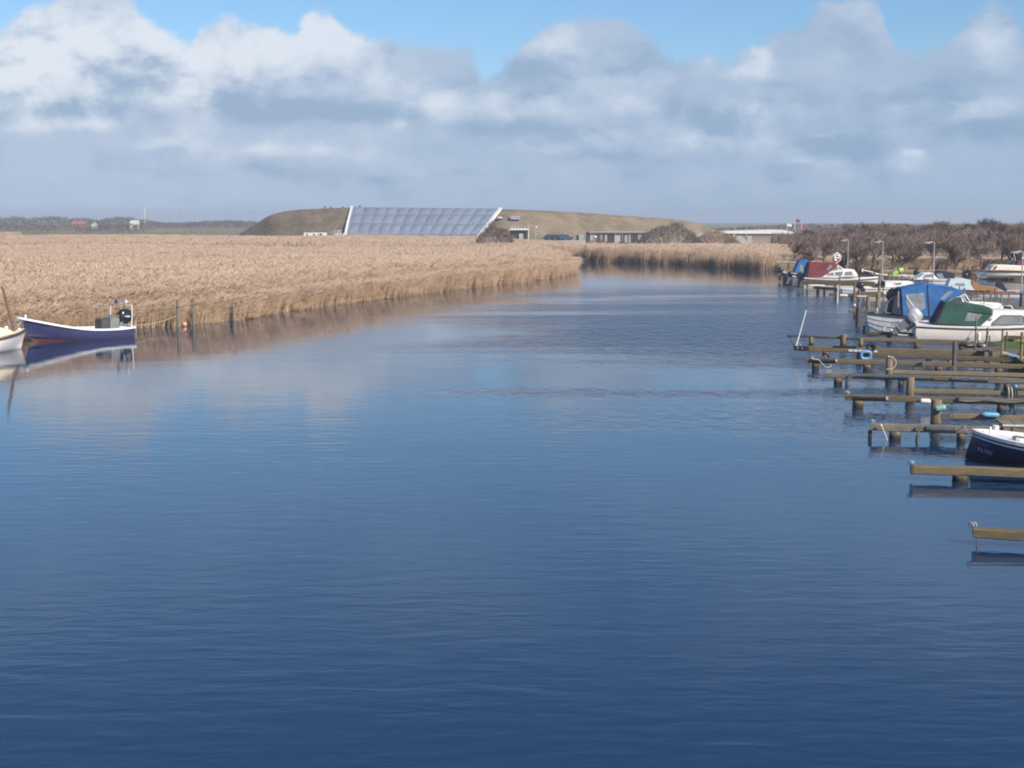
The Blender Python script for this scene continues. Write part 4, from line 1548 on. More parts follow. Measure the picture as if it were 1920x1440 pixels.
    def inner(self, mat_, floor_mat, t0=0.0, t1=0.97, zf=0.12, inset=0.07):
        for sgn in (1, -1):
            rows = []
            for i in range(21):
                t = t0 + (t1 - t0) * i / 20
                row = []
                for s_ in (0.35, 0.6, 0.8, 1.0):
                    p = self.pt(t, s_, inset)
                    row.append(Vector((min(p.x, self.L / 2 - 0.1 + self.rake), sgn * p.y, max(zf, p.z))))
                rows.append(row)
            MB().rows(rows).build('inner_side', mat_, self.t, smooth=True)
        rows = []
        for i in range(21):
            t = t0 + (t1 - t0) * i / 20
            p = self.pt(t, 0.55, inset)
            rows.append([Vector((p.x, p.y, zf)), Vector((p.x, -p.y, zf))])
        MB().rows(rows).build('floor', floor_mat, self.t)

    def solid(self, name, prof, w0, mat_, taper=0.0, z0=None, bevel=0.03, w_by_x=None, parent=None):
        """side profile [(x, z)] carried across the boat; half width w0 at z0 shrinking by taper per metre of height"""
        z0 = min(p[1] for p in prof) if z0 is None else z0
        def w(x, z):
            ww = w0 - (z - z0) * taper
            if w_by_x:
                ww *= w_by_x(x)
            return ww
        n = len(prof)
        vs = [(x, -w(x, z), z) for x, z in prof] + [(x, w(x, z), z) for x, z in prof]
        fs = [tuple(range(n)), tuple(range(2 * n - 1, n - 1, -1))] + [(i, n + i, n + (i + 1) % n, (i + 1) % n) for i in range(n)]
        o = MB().add(vs, fs).build(name, mat_, parent or self.t, bevel=bevel, smooth=True)
        o_w = w
        self.w = w
        return o

    def pane(self, name, prof, mat_, off=0.015, both=True, thick=0.02, frame=None, parent=None):
        """window set 2 cm proud of the last solid's side"""
        r = None
        for s_ in ((self.near, -self.near) if both else (self.near,)):
            n = len(prof)
            a = [Vector((x, s_ * (self.w(x, z) - 0.01), z)) for x, z in prof]
            mb = MB().slab(a, (0, s_ * (off + 0.01), 0))
            o = mb.build(name, mat_, parent or self.t)
            r = r or o
            if frame:
                q = MB()
                pts = [Vector((p.x, s_ * (self.w(p.x, p.z) + off), p.z)) for p in a]
                q.tube(pts, 0.022, 4, closed=True)
                q.build('frame', frame, o)
        return r

    def patch_px(self, pts, yl):
        return [self.S(px, py, yl) for px, py in pts]

    def rail(self, pts, r=0.016, mat_=None, name='handrail'):
        return MB().tube(pts, r, 6).build(name, mat_ or M['chrome'], self.t, smooth=True)

    def outboard(self, x, z, cowl, leg=None, size=1.0, tilt=0.0, y=0.0, stripe=None):
        """outboard motor on the transom; tilt in radians lifts the leg out of the water"""
        R_ = Matrix.Rotation(tilt, 3, 'Y')
        o = Vector((x, y, z))
        def tr(pts):
            return [o + R_ @ (Vector(p) * size) for p in pts]
        e = bpy.data.objects.new('outboard_motor', None)
        COL.objects.link(e)
        e.parent = self.t
        secs = [(0.10, 0.20, 0.15), (0.18, 0.30, 0.19), (0.36, 0.33, 0.205), (0.52, 0.30, 0.19), (0.62, 0.22, 0.14), (0.66, 0.10, 0.06)]
        rows = []
        for zz, lx, ly in secs:
            rows.append(tr([(-0.22 + lx * math.copysign(abs(math.cos(a)) ** 0.7, math.cos(a)) - 0.04 * zz, ly * math.copysign(abs(math.sin(a)) ** 0.7, math.sin(a)), zz) for a in [k * math.pi / 8 for k in range(16)]]))
        mb = MB().rows(rows, True)
        mb.poly(rows[0][::-1]).poly(rows[-1])
        c = mb.build('cowling', cowl, e, smooth=True)
        if stripe:
            MB().rows([tr([(-0.22 + 0.335 * math.cos(a) - 0.04 * zz, 0.212 * math.sin(a), zz) for a in (k * math.pi / 8 for k in range(17))]) for zz in (0.33, 0.38)]).build('stripe', stripe, c)
        lg = MB().slab(tr([(-0.38, -0.06, 0.1), (-0.06, -0.06, 0.1), (-0.12, -0.06, -0.55), (-0.18, -0.06, -0.72), (-0.34, -0.06, -0.72), (-0.36, -0.06, -0.5)]), R_ @ Vector((0, 0.12 * size, 0)))
        lg.slab(tr([(-0.5, -0.1, -0.42), (-0.1, -0.1, -0.42), (-0.1, -0.1, -0.45), (-0.5, -0.1, -0.45)]), R_ @ Vector((0, 0.2 * size, 0)))
        lg.build('leg', leg or M['motor_leg'], e, bevel=0.01)
        MB().box(o + R_ @ Vector((0.0, 0, -0.05)) * size, (0.14 * size, 0.26 * size, 0.34 * size), R_).build('bracket', leg or M['motor_leg'], e)
        pr = MB()
        for k in range(3):
            a = k * 2.094
            pr.add(tr([(-0.4, 0.02 * math.cos(a), -0.66 + 0.02 * math.sin(a)), (-0.42, 0.14 * math.cos(a - 0.3), -0.66 + 0.14 * math.sin(a - 0.3)), (-0.38, 0.15 * math.cos(a + 0.3), -0.66 + 0.15 * math.sin(a + 0.3))]), [(0, 1, 2)])
        pr.lathe([(0.0, -0.46), (0.035, -0.40), (0.035, -0.34)], 8, (0, 0, 0), axis='x')
        # hub is placed by hand because lathe works in local axes
        k0 = len(pr.v) - 24
        pr.v = pr.v[:k0] + [tuple(o + R_ @ ((Vector(p) + Vector((0, 0, -0.66))) * size)) for p in pr.v[k0:]]
        pr.build('propeller', M['steel'], e)
        return e


def fender(name, label, a, b, r, mat_, group='boat fenders', cat='fender'):
    a, b = Vector(a), Vector(b)
    c = (a + b) / 2
    t = thing(name, label, cat, c, 0, group)
    d = (b - a)
    n = 10
    pts, rs = [], []
    for i in range(n + 1):
        f = i / n
        pts.append(a - c + d * f)
        rs.append(max(0.01, r * (1 - abs(2 * f - 1) ** 5) ** 0.5))
    MB().tube(pts, rs, 12).build('body', mat_, t, smooth=True)
    for s_, p in ((-1, a - c), (1, b - c)):
        MB().tube([p, p + d.normalized() * 0.07 * s_], [0.03, 0.02], 6).build('eye', M['rubber'], t)
    return t


def text(body, size, mat_, parent, loc, rot, name='lettering', depth=0.002, shear=0.0):
    cu = bpy.data.curves.new('lettering', 'FONT')
    cu.body = body
    cu.size = size
    cu.extrude = depth
    cu.shear = shear
    cu.align_x = 'CENTER'
    cu.align_y = 'CENTER'
    tmp = bpy.data.objects.new('tmp', cu)
    COL.objects.link(tmp)
    dg = bpy.context.evaluated_depsgraph_get()
    me = bpy.data.meshes.new_from_object(tmp.evaluated_get(dg))
    bpy.data.objects.remove(tmp)
    me.materials.clear()
    me.materials.append(mat_)
    o = link(name, me, parent)
    o.location = loc
    o.rotation_euler = rot
    return o


R_ = math.radians


def make_boats():
    # --- left bank -------------------------------------------------------
    b = Boat('open_motorboat', 'open purple blue motorboat with white gunwale and black outboard by the left reeds', -23.79, 77.6, R_(230.5), 1, 6.0, 2.4, 0.76, 0.58, 1.08,
             draft=0.32, tr=0.86, rake=0.55, group='boats moored by the left bank', pitch=R_(-4.3), full=2.6)
    b.hull(paint2('hull_purple', (0.42, 0.10, 0.07), (0.048, 0.050, 0.130), -0.06, 0.5), trim=M['white_cool'], tw=(0.16, 0.11))
    b.inner(M['white_cool'], M['grey_white'], zf=0.14, inset=0.08)
    b.deck(M['white_cool'], 0.80, 0.985, 0.05, 0.04, 'fore_deck')
    p0 = b.pt(0, 1.0)
    MB().box((p0.x + 0.05, 0, p0.z - 0.02), (0.16, p0.y * 2, 0.14)).build('transom_cap', M['white_cool'], b.t)
    MB().box((p0.x + 0.45, -0.0, 0.62), (0.5, 1.2, 0.30)).build('motor_well', M['white_cool'], b.t, bevel=0.03)
    for x_, w_ in ((-1.4, 0.36), (1.3, 0.32)):
        t_ = (x_ + b.L / 2) / b.L
        MB().box((x_, 0, 0.40), (w_, b.hb(t_) * 1.4, 0.05)).build('thwart', M['white_cool'], b.t)
    MB().box((-1.95, 0.28, 0.70), (0.60, 0.70, 1.10)).build('steering_console', M['box_grey'], b.t, bevel=0.02)
    MB().box((-1.36, 0.28, 0.66), (0.52, 0.70, 1.02)).build('console_seat', M['box_dark'], b.t, bevel=0.05)
    MB().slab([(-1.75, 0.02, 1.24), (-1.75, 0.56, 1.24), (-1.85, 0.54, 1.40), (-1.85, 0.04, 1.40)], (0.015, 0, 0)).build('windscreen', M['clear_vinyl'], b.t)
    b.outboard(p0.x + 0.30, 0.86, M['motor_black'], M['motor_leg'], 1.35, 0.0, 0.0, M['white'])
    xs = p0.x + 0.22
    hy = p0.y - 0.02
    b.rail([(xs, hy, 0.72), (xs, hy, 1.85), (xs, hy - 0.12, 1.98), (xs, 0, 2.02), (xs, -hy + 0.12, 1.98), (xs, -hy, 1.85), (xs, -hy, 0.72)], 0.028, M['white'], 'tow_arch')
    for y_, mm in ((0.35, M['white']), (-0.45, M['letter_blue'])):
        MB().lathe([(0, -0.06), (0.12, -0.05), (0.13, 0.04), (0.0, 0.07)], 12, (xs, y_, 2.15), axis='x').build('lamp', mm, b.t, smooth=True)
    bp = b.pt(0.97, 1)
    MB().box((bp.x - 0.1, 0, bp.z + 0.12), (0.09, 0.09, 0.24)).build('bow_post', M['white_cool'], b.t)
    MB().tube([(bp.x, 0, bp.z - 0.05), (bp.x + 0.8, 0.15, 0.35), (bp.x + 1.5, 0.25, 0.0)], 0.012, 4).build('mooring_line', M['rope'], b.t)

    b = Boat('day_sailer', 'white hulled cream decked sailing boat cut by the left picture edge', -26.35, 68.95, R_(64), -1, 6.6, 2.3, 0.75, 0.66, 0.95,
             draft=0.3, tr=0.7, rake=0.35, group='boats moored by the left bank', full=2.4)
    b.hull(paint2('hull_white_cream', (0.30, 0.17, 0.08), (0.80, 0.76, 0.72), 0.0, 0.35), trim=M['rub_dark'], trim_name='rubbing_strake', tw=(0.09, 0.10))
    b.deck(M['cream'], 0.30, 0.985, 0.0, 0.10)
    b.inner(M['cream'], M['cream'], 0.0, 0.34, 0.25)
    b.solid('cabin', [(-1.0, 0.60), (2.25, 0.84), (1.95, 1.10), (1.2, 1.28), (-0.95, 1.34)], 0.85, M['cream'], 0.25, bevel=0.06)
    b.pane('window', [(-0.7, 0.85), (0.3, 0.88), (0.2, 1.05), (-0.65, 1.08)], M['glass_dark'], frame=M['chrome'])
    MB().tube([(2.80, -0.1, 0.85), (2.50, -0.1, 1.9), (2.12, -0.1, 3.15)], [0.085, 0.075, 0.06], 8).build('lowered_mast', M['mast_brown'], b.t, smooth=True)
    bp = b.pt(0.93, 1)
    zr = bp.z + 0.52
    q = [b.pt(t_, 1.0) for t_ in (0.78, 0.87, 0.95, 0.985)]
    b.rail([(p.x, p.y * 0.9, zr) for p in q] + [(p.x, -p.y * 0.9, zr) for p in reversed(q)], 0.016, M['chrome'], 'pulpit')
    for p in (q[0], q[2]):
        for s_ in (1, -1):
            b.rail([(p.x, s_ * p.y * 0.9, p.z), (p.x, s_ * p.y * 0.9, zr)], 0.014, M['chrome'], 'stanchion')
    MB().box((q[2].x - 0.05, 0, q[2].z + 0.08), (0.12, 0.10, 0.16)).build('bollard', M['white'], b.t)
    MB().ball((q[1].x, 0.3, q[1].z + 0.25), 0.11, 8, 6).build('bow_light', M['white'], b.t)

    # --- near right: navy open boat ---------------------------------------
    b = Boat('navy_dinghy', 'navy blue open boat with broad white gunwale, nearest boat on the right', 14.76, 37.35, R_(157), 1, 5.2, 2.15, 0.62, 0.56, 0.80,
             draft=0.25, tr=0.8, rake=-0.22, full=2.6, bowpow=0.8)
    b.hull(paint2('hull_navy', (0.10, 0.09, 0.08), (0.022, 0.030, 0.070), -0.05, 0.35), trim=M['white'], tw=(0.15, 0.09), rub=M['white_cool'], rub_drop=0.12)
    b.inner(M['white_cool'], M['grey_white'], zf=0.14, inset=0.10)
    b.deck(M['white'], 0.74, 0.985, 0.02, 0.03, 'fore_deck')
    for x_ in (-1.4, 0.2):
        t_ = (x_ + b.L / 2) / b.L
        MB().box((x_, 0, 0.36), (0.3, b.hb(t_) * 1.8, 0.05)).build('thwart', M['white'], b.t)
    p = b.pt(0.93, 1)
    MB().cyl((p.x - 0.1, -0.1, p.z), (p.x - 0.1, -0.1, p.z + 0.17), 0.035, n=8).build('bow_cleat', M['white'], b.t)
    p = b.pt(0.77, 1)
    MB().box((p.x, 0.35, p.z + 0.05), (0.10, 0.10, 0.12)).build('rowlock', M['motor_leg'], b.t)
    MB().bar((p.x, 0.38, p.z + 0.12), (p.x - 1.9, 0.05, p.z - 0.16), 0.05, 0.05).build('oar', M['motor_leg'], b.t)
    # name on the bow, laid on the planking
    def on_hull(t_, s_):
        q_ = b.pt(t_, s_)
        a = b.pt(t_ + 0.02, s_) - b.pt(t_ - 0.02, s_)
        u = b.pt(t_, s_ + 0.04) - b.pt(t_, s_ - 0.04)
        a.y, u.y = a.y * 1, u.y * 1
        q_.y *= 1
        x_ax = (-a).normalized()          # text runs from bow to stern on this side
        n_ = x_ax.cross(u.normalized()).normalized()
        y_ax = n_.cross(x_ax).normalized()
        return q_ + n_ * 0.03, Matrix((x_ax, y_ax, n_)).transposed().to_euler()
    for s_, tt, body, m_, sz in ((0.74, 0.915, 'UNO', M['letter_blue'], 0.17), (0.55, 0.905, 'KLYST', M['letter_white'], 0.17)):
        lo, ro = on_hull(tt, s_)
        text(body, sz, m_, b.t, lo, ro)

    # --- blue canopy clinker boat ------------------------------------------
    b = Boat('canopy_boat', 'white clinker boat with a tall bright blue canopy', 24.1, 80.75, R_(-6), -1, 7.3, 2.4, 1.22, 0.98, 1.35, draft=0.4, tr=0.34, rake=0.3, lap=7, full=2.3)
    b.hull(mat('hull_clinker', (0.70, 0.70, 0.67), 0.4, 0.08, 2.0, fine=0.12), trim=M['rub_dark'], tw=(0.10, 0.09), smooth=False)
    b.deck(M['grey_white'], 0.02, 0.30, 0.02, 0.04, 'aft_deck')
    b.deck(M['white'], 0.62, 0.985, 0.0, 0.10, 'fore_deck')
    b.deck(M['grey_white'], 0.28, 0.64, 0.25, 0.0, 'cockpit_floor')
    Y_ = 1.0
    can = b.patch_px([(1692, 593), (1748, 595), (1775, 564), (1812, 549), (1788, 538.5), (1738, 532), (1690, 541)], Y_)
    body = b.solid('canopy', can, 1.04, M['canvas_blue'], 0.10, bevel=0.04)
    b.pane('canopy_window', b.patch_px([(1699, 552), (1733, 549), (1735, 578), (1728, 582), (1705, 581), (1699, 570)], Y_), M['clear_vinyl'], parent=None)
    b.pane('canopy_window', b.patch_px([(1763, 560), (1779, 545), (1789, 547), (1770, 562)], Y_), M['clear_vinyl'])
    b.pane('seam', b.patch_px([(1738.5, 534), (1740.5, 534), (1743, 593), (1741, 593)], Y_), M['canvas_navy_and_shade'], off=0.02)
    b.pane('tent_pole', b.patch_px([(1698.5, 554), (1700, 553.5), (1718, 581), (1716.5, 581.5)], Y_), M['white'], off=0.035)
    b.solid('canopy_aft_curtain', b.patch_px([(1671, 588), (1693, 592.5), (1690.5, 541.5), (1685, 545), (1677, 560)], Y_), 0.96, M['canvas_navy_and_shade'], 0.12, bevel=0.03)  # same blue canvas as the canopy, its shade painted in navy
    b.pane('curtain_strap', b.patch_px([(1685, 546), (1687.2, 546), (1686, 576), (1683.5, 576)], Y_), M['clear_vinyl'], off=0.02)
    cab = b.patch_px([(1749, 595), (1800, 594), (1884, 590), (1886, 577), (1881, 570), (1822, 567), (1812, 551), (1776, 565.5)], Y_)
    b.solid('cabin', cab, 0.98, M['white'], 0.14, bevel=0.03, w_by_x=lambda x: 1.0 if x < 1.2 else max(0.5, 1 - 0.22 * (x - 1.2)))
    b.pane('window', b.patch_px([(1775, 568), (1790, 558), (1803, 556.5), (1806, 566.5)], Y_), M['glass_dark'], frame=M['white'])
    b.pane('windscreen', b.patch_px([(1806.5, 554), (1811, 552.5), (1820, 566), (1813, 566)], Y_), M['glass_dark'], frame=M['white'])
    b.rail([(x_, -0.75, z_) for x_, z_ in b.patch_px([(1824, 566), (1826, 561), (1842, 560), (1844, 565)], Y_)], 0.02, M['dull_white'], 'grab_rail')
    b.rail([(x_, -0.9, z_) for x_, z_ in b.patch_px([(1843, 575), (1850, 560), (1884, 563)], Y_)], 0.012)
    MB().tube([(-2.9, -0.5, 1.15), (-2.75, -0.55, 1.9), (-2.4, -0.55, 2.25)], [0.03, 0.03, 0.02], 6).build('ensign_staff', M['white'], b.t)
    MB().ball((-2.95, -0.2, 2.35), 0.11, 10, 7).build('stern_light', M['dull_white'], b.t, smooth=True)
    MB().tube([(-2.95, -0.2, 1.1), (-2.95, -0.2, 2.3)], 0.022, 6).build('light_mast', M['galv'], b.t)
    MB().box((-3.15, 0.1, 1.32), (0.45, 0.6, 0.36)).build('gear_box', M['dull_white'], b.t, bevel=0.06)
    MB().slab([(-3.62, -0.03, 1.22), (-3.86, -0.03, 1.15), (-3.80, -0.03, -0.3), (-3.45, -0.03, -0.3)], (0, 0.06, 0)).build('rudder', M['dull_white'], b.t)
    q = b.pt(0.19, 0.86)
    text('L 8', 0.20, M['letter_dark'], b.t, (q.x, -q.y - 0.05, q.z), (R_(90), 0, 0))

    # --- green canopy cabin cruiser -----------------------------------------
    b = Boat('cabin_cruiser', 'white cabin cruiser with a green canopy and silver outboard', 25.0, 75.2, R_(-9), -1, 7.2, 2.3, 0.98, 0.90, 1.1, draft=0.3, tr=0.92, rake=0.5, full=2.6)
    b.hull(mat('hull_white', (0.86, 0.79, 0.70), 0.35, 0.05, 2.0, fine=0.06), trim=M['white'], tw=(0.12, 0.10), rub=M['rub_dark'], rub_drop=0.10)
    b.deck(M['white'], 0.0, 0.98, -0.03, 0.06)
    Y_ = 1.05
    b.solid('cabin', b.patch_px([(1838, 612), (1920, 613), (1980, 612), (1984, 600), (1966, 588), (1930, 584.5), (1863, 581), (1861, 592)], Y_), 1.0, M['white'], 0.20, bevel=0.04,
            w_by_x=lambda x: 1.0 if x < 1.0 else max(0.5, 1 - 0.16 * (x - 1.0)))
    b.pane('window', b.patch_px([(1860, 609.5), (1861, 606), (1879, 592), (1917, 592.5), (1921, 594), (1921, 609.5)], Y_), M['glass_grey'], frame=M['rub_dark'])
    b.pane('window', b.patch_px([(1924, 609.5), (1924, 593.5), (1944, 595), (1950, 609.5)], Y_), M['glass_grey'], frame=M['rub_dark'])
    q = b.S(1857.5, 599, Y_)
    MB().lathe([(0.045, 0), (0.075, 0.0), (0.075, 0.03), (0.045, 0.03)], 12, (q[0], -0.98, q[1]), axis='y').build('porthole_ring', M['chrome'], b.t)
    b.solid('canopy', b.patch_px([(1751, 608), (1838, 611.5), (1848, 603), (1861, 590), (1861.5, 580), (1857, 576.5), (1818, 570), (1800, 569), (1774, 567.5)], Y_), 1.02, M['canvas_green'], 0.10, bevel=0.04)
    b.pane('canopy_window', b.patch_px([(1808, 602), (1815.5, 586), (1843, 590), (1832, 602)], Y_), M['clear_vinyl'])
    b.pane('seam', b.patch_px([(1814, 584.5), (1860, 589.5), (1860, 588), (1814, 583)], Y_), M['canvas_navy_and_shade'], off=0.02)
    b.solid('curtain_edge', b.patch_px([(1750, 608.5), (1756, 608.5), (1776, 570), (1773, 567)], Y_), 1.05, M['canvas_navy_and_shade'], 0.10, bevel=0.02)
    b.outboard(-3.75, 0.86, M['motor_silver'], M['motor_leg'], 1.35, R_(48), 0.0, M['white'])
    MB().slab([(-4.5, -0.75, 0.42), (-4.5, -0.35, 0.42), (-3.9, -0.35, 0.40), (-3.9, -0.75, 0.40)], (0, 0, 0.05)).build('boarding_step', M['dull_white'], b.t)
    for y_ in (-0.98, -0.86):
        b.rail([(-3.45, y_, 0.95), (-3.52, y_, 0.35), (-3.5, y_, 0.1)], 0.018, M['galv'], 'ladder_rail')
    for z_ in (0.25, 0.5, 0.75):
        MB().box((-3.50, -0.92, z_), (0.04, 0.14, 0.03)).build('ladder_rung', M['galv'], b.t)
    b.rail([(x_, 0.2, z_) for x_, z_ in b.patch_px([(1872, 583), (1880, 574), (1898, 574), (1904, 584)], 0.2)], 0.02, M['galv'], 'roof_rail')

    # --- far boats on the river side -----------------------------------------
    b = Boat('maroon_cruiser', 'white cabin boat under a maroon canopy', 30.55, 133.2, R_(-5), -1, 6.6, 2.4, 1.12, 1.0, 1.2, draft=0.35, tr=0.85, rake=0.45, full=2.4)
    b.hull(mat('hull_white', (0.76, 0.73, 0.66), 0.4, 0.06, 2.0, fine=0.1), trim=M['white'], tw=(0.12, 0.10), rub=M['rub_dark'], rub_drop=0.14)
    b.deck(M['white'], 0.0, 0.98, 0.0, 0.06)
    Y_ = 1.05
    b.solid('cabin', b.patch_px([(1540, 519.5), (1609, 519), (1608, 514), (1602, 505.5), (1583, 504.5), (1573, 497), (1566, 498), (1548, 511)], Y_), 1.0, M['white'], 0.18, bevel=0.03)
    for pts in ([(1549, 517), (1551, 513), (1563, 510.5), (1564, 517.3)], [(1566, 517.3), (1566, 510.3), (1581, 509), (1579, 517.2)], [(1583, 517), (1585, 510), (1597, 509), (1600, 516.6)],
                [(1560, 508), (1568, 500), (1571, 500), (1572, 506.5)], [(1574, 506), (1572, 499.5), (1575, 500), (1581, 505)]):
        b.pane('window', b.patch_px(pts, Y_), M['glass_grey'], frame=M['white'])
    b.solid('canopy', b.patch_px([(1514, 519.5), (1541, 519.8), (1558, 509), (1572, 497.5), (1566, 493), (1546, 492), (1518, 491.8)], Y_), 1.05, M['canvas_maroon'], 0.10, bevel=0.04)
    b.pane('canopy_window', b.patch_px([(1550, 504), (1556.5, 496.5), (1562, 499), (1553, 509)], Y_), M['clear_vinyl'])
    b.solid('canopy_aft_curtain', b.patch_px([(1509, 518), (1515.5, 519.5), (1519, 492.3), (1516.5, 494)], Y_), 1.0, M['canvas_navy_and_shade'], 0.10, bevel=0.02)
    b.rail([(x_, -0.5, z_) for x_, z_ in b.patch_px([(1521, 491.5), (1524, 489.5), (1537, 489.8), (1541, 491.8)], 0.5)], 0.03, M['dull_white'], 'roof_rail')
    b.outboard(-3.42, 0.9, M['motor_leg'], M['motor_leg'], 1.0, 0.1)

    b = Boat('navy_canopy_boat', 'dark navy boat with a small blue canopy, farthest boat on the river', 31.4, 150.2, R_(-4), -1, 5.6, 2.2, 0.98, 0.86, 1.1, draft=0.3, tr=0.6, rake=0.3, full=2.3)
    b.hull(mat('hull_dark', (0.030, 0.026, 0.040), 0.5, 0.08, 2.0), trim=M['white'], tw=(0.12, 0.10))
    b.deck(M['grey_white'], 0.0, 0.98, 0.02, 0.05)
    Y_ = 0.9
    b.solid('canopy', b.patch_px([(1489, 510.5), (1515, 512), (1518, 491), (1512, 486), (1498.5, 489)], Y_), 0.92, M['canvas_blue'], 0.10, bevel=0.03)
    b.pane('canopy_window', b.patch_px([(1498, 507), (1501, 495.5), (1505.5, 499), (1507, 511)], Y_), M['clear_vinyl'])
    for px in (1472, 1478):
        q = b.S(px, 507, 0.8)
        b.rail([(q[0], -0.7, 0.9), (q[0], -0.7, 1.2)], 0.03, M['white'], 'mooring_post')
    b.outboard(-2.9, 0.85, M['motor_black'], M['motor_leg'], 1.0)

    b = Boat('grey_launch', 'grey wooden launch with a white rail and two small outboards behind the maroon boat', 30.15, 140.6, R_(-4), -1, 5.0, 2.0, 0.95, 0.78, 1.0, draft=0.3, tr=0.5, rake=0.25, lap=6, full=2.3)
    b.hull(mat('hull_grey', (0.34, 0.33, 0.32), 0.55, 0.1, 2.0, fine=0.2), trim=M['white'], tw=(0.12, 0.10), smooth=False)
    b.inner(M['grey_white'], M['timber_grey'], zf=0.2)
    b.outboard(-2.6, 0.82, M['motor_black'], M['motor_leg'], 0.9, 0.2, -0.35)
    b.outboard(-2.6, 0.82, M['grey_white'], M['motor_leg'], 0.8, 0.0, 0.35)
    MB().box((0.5, 0, 0.7), (0.3, 1.5, 0.06)).build('thwart', M['timber_grey'], b.t)

    b = Boat('low_cabin_boat', 'long plain white boat with a low white cabin behind the blue canopy', 30.9, 113.3, R_(-6), -1, 5.7, 2.2, 1.08, 1.10, 1.3, draft=0.3, tr=0.85, rake=0.35, full=2.6)
    b.hull(mat('hull_white', (0.80, 0.75, 0.68), 0.4, 0.06, 2.0, fine=0.1), trim=M['white'], tw=(0.12, 0.10), rub=M['rub_dark'], rub_drop=0.26)
    b.deck(M['white'], 0.0, 0.98, 0.02, 0.05)
    Y_ = 0.95
    b.solid('cabin', b.patch_px([(1659, 539.5), (1718, 538.5), (1716, 535), (1711, 528), (1660, 527.5)], Y_), 0.95, M['white'], 0.10, bevel=0.03)
    b.pane('window', b.patch_px([(1680, 534.5), (1680, 531), (1690, 530), (1690, 533.5)], Y_), M['glass_dark'], frame=M['white'])
    b.pane('port_light', b.patch_px([(1676.3, 532.3), (1676.3, 530.3), (1678.4, 530.3), (1678.4, 532.3)], Y_), M['glass_dark'])
    b.solid('cabin_door', b.patch_px([(1654, 537.5), (1659.5, 537.8), (1659.5, 527.8), (1655, 529)], Y_), 0.8, M['canvas_navy_and_shade'], 0.1, bevel=0.02)
    b.outboard(-2.95, 0.95, M['motor_black'], M['motor_leg'], 0.9, 0.1)

    b = Boat('rowing_dinghy', 'small grey white rowing dinghy with gear heaped inside', 30.1, 122.6, R_(-4), -1, 3.4, 1.5, 0.62, 0.52, 0.66, draft=0.2, tr=0.75, rake=0.2, full=2.4)
    b.hull(mat('hull_dinghy', (0.62, 0.66, 0.69), 0.4, 0.08, 2.0, fine=0.1), trim=M['white_cool'], tw=(0.08, 0.08))
    b.inner(M['white_cool'], M['grey_white'], zf=0.1)
    for x_ in (-0.9, 0.2):
        MB().box((x_, 0, 0.36), (0.24, 1.2, 0.05)).build('thwart', M['white_cool'], b.t)
    MB().ball((-0.2, -0.2, 0.55), 0.24, 10, 7, (1.2, 1, 0.8)).build('gear_bag', M['white_cool'], b.t, smooth=True)
    MB().box((0.45, 0.1, 0.55), (0.4, 0.5, 0.32)).build('gear_box', M['grey_white'], b.t, bevel=0.03)

    # tilted dark motor boat between the piles and the blue canopy
    b = Boat('moored_skiff', 'low pale skiff with a dark raised outboard behind the thick mooring pile', 27.3, 92.5, R_(-5), -1, 4.6, 1.7, 0.72, 0.62, 0.8, draft=0.2, tr=0.8, rake=0.25, full=2.4)
    b.hull(mat('hull_skiff', (0.62, 0.60, 0.54), 0.5, 0.1, 2.0, fine=0.15), trim=M['timber_grey'], tw=(0.09, 0.08))
    b.inner(M['dull_white'], M['timber_grey'], zf=0.12)
    MB().box((-0.3, 0, 0.42), (0.3, 1.3, 0.05)).build('thwart', M['timber_grey'], b.t)
    b.outboard(-2.35, 0.95, M['motor_black'], M['motor_leg'], 1.5, R_(25))

    # --- boats in the basin behind the pier ------------------------------------
    b = Boat('sport_boat', 'white sport boat with a raked windscreen and dark navy canopy', 41.9, 141.4, R_(177), 1, 5.4, 2.1, 0.72, 0.66, 0.78, draft=0.25, tr=0.9, rake=0.5, group='boats in the basin behind the pier', full=2.4)
    b.hull(mat('hull_white', (0.82, 0.82, 0.82), 0.3, 0.04, 2.0), trim=M['white_cool'], tw=(0.10, 0.08), rub=M['rub_dark'], rub_drop=0.16)
    b.deck(M['white_cool'], 0.0, 0.98, 0.0, 0.06)
    Y_ = 0.9
    b.solid('cabin', b.patch_px([(1712, 524.5), (1766, 526), (1754, 518), (1750, 511.8), (1733, 511.5), (1720, 520)], Y_), 0.9, M['white_cool'], 0.15, bevel=0.03)
    b.pane('window', b.patch_px([(1728, 521), (1735, 514.5), (1749, 513.5), (1751, 519), (1748, 520.5)], Y_), M['glass_grey'], frame=M['white_cool'])
    b.pane('windscreen', b.patch_px([(1720.5, 520.3), (1732, 512.5), (1734, 512.5), (1724, 520.5)], Y_), M['glass_dark'])
    b.solid('canopy', b.patch_px([(1752, 512), (1756, 520), (1764, 524.5), (1789, 526), (1790.5, 513), (1778, 509.5), (1764, 507.3)], Y_), 0.92, M['canvas_navy_and_shade'], 0.12, bevel=0.04)
    b.pane('canopy_window', b.patch_px([(1755, 514), (1766, 512.5), (1771, 522), (1762, 522.5)], Y_), M['clear_vinyl'])
    b.outboard(-2.85, 0.6, M['motor_black'], M['motor_leg'], 1.0, 0.2)

    b = Boat('cuddy_boat', 'pale blue cuddy boat with a varnished cockpit and a shiny raised outboard', 39.3, 119.2, R_(172), 1, 5.9, 2.1, 0.42, 0.44, 0.72, draft=0.25, tr=0.85, rake=0.4, group='boats in the basin behind the pier', full=2.4)
    b.hull(mat('hull_stripes', (0.74, 0.72, 0.66), 0.4, 0.06, 2.0, fine=0.08), trim=M['rub_red'], trim_name='rubbing_strake', tw=(0.12, 0.13))
    b.deck(M['white_cool'], 0.50, 0.98, 0.0, 0.06, 'fore_deck')
    b.inner(M['varnish'], M['timber'], 0.0, 0.55, 0.1)
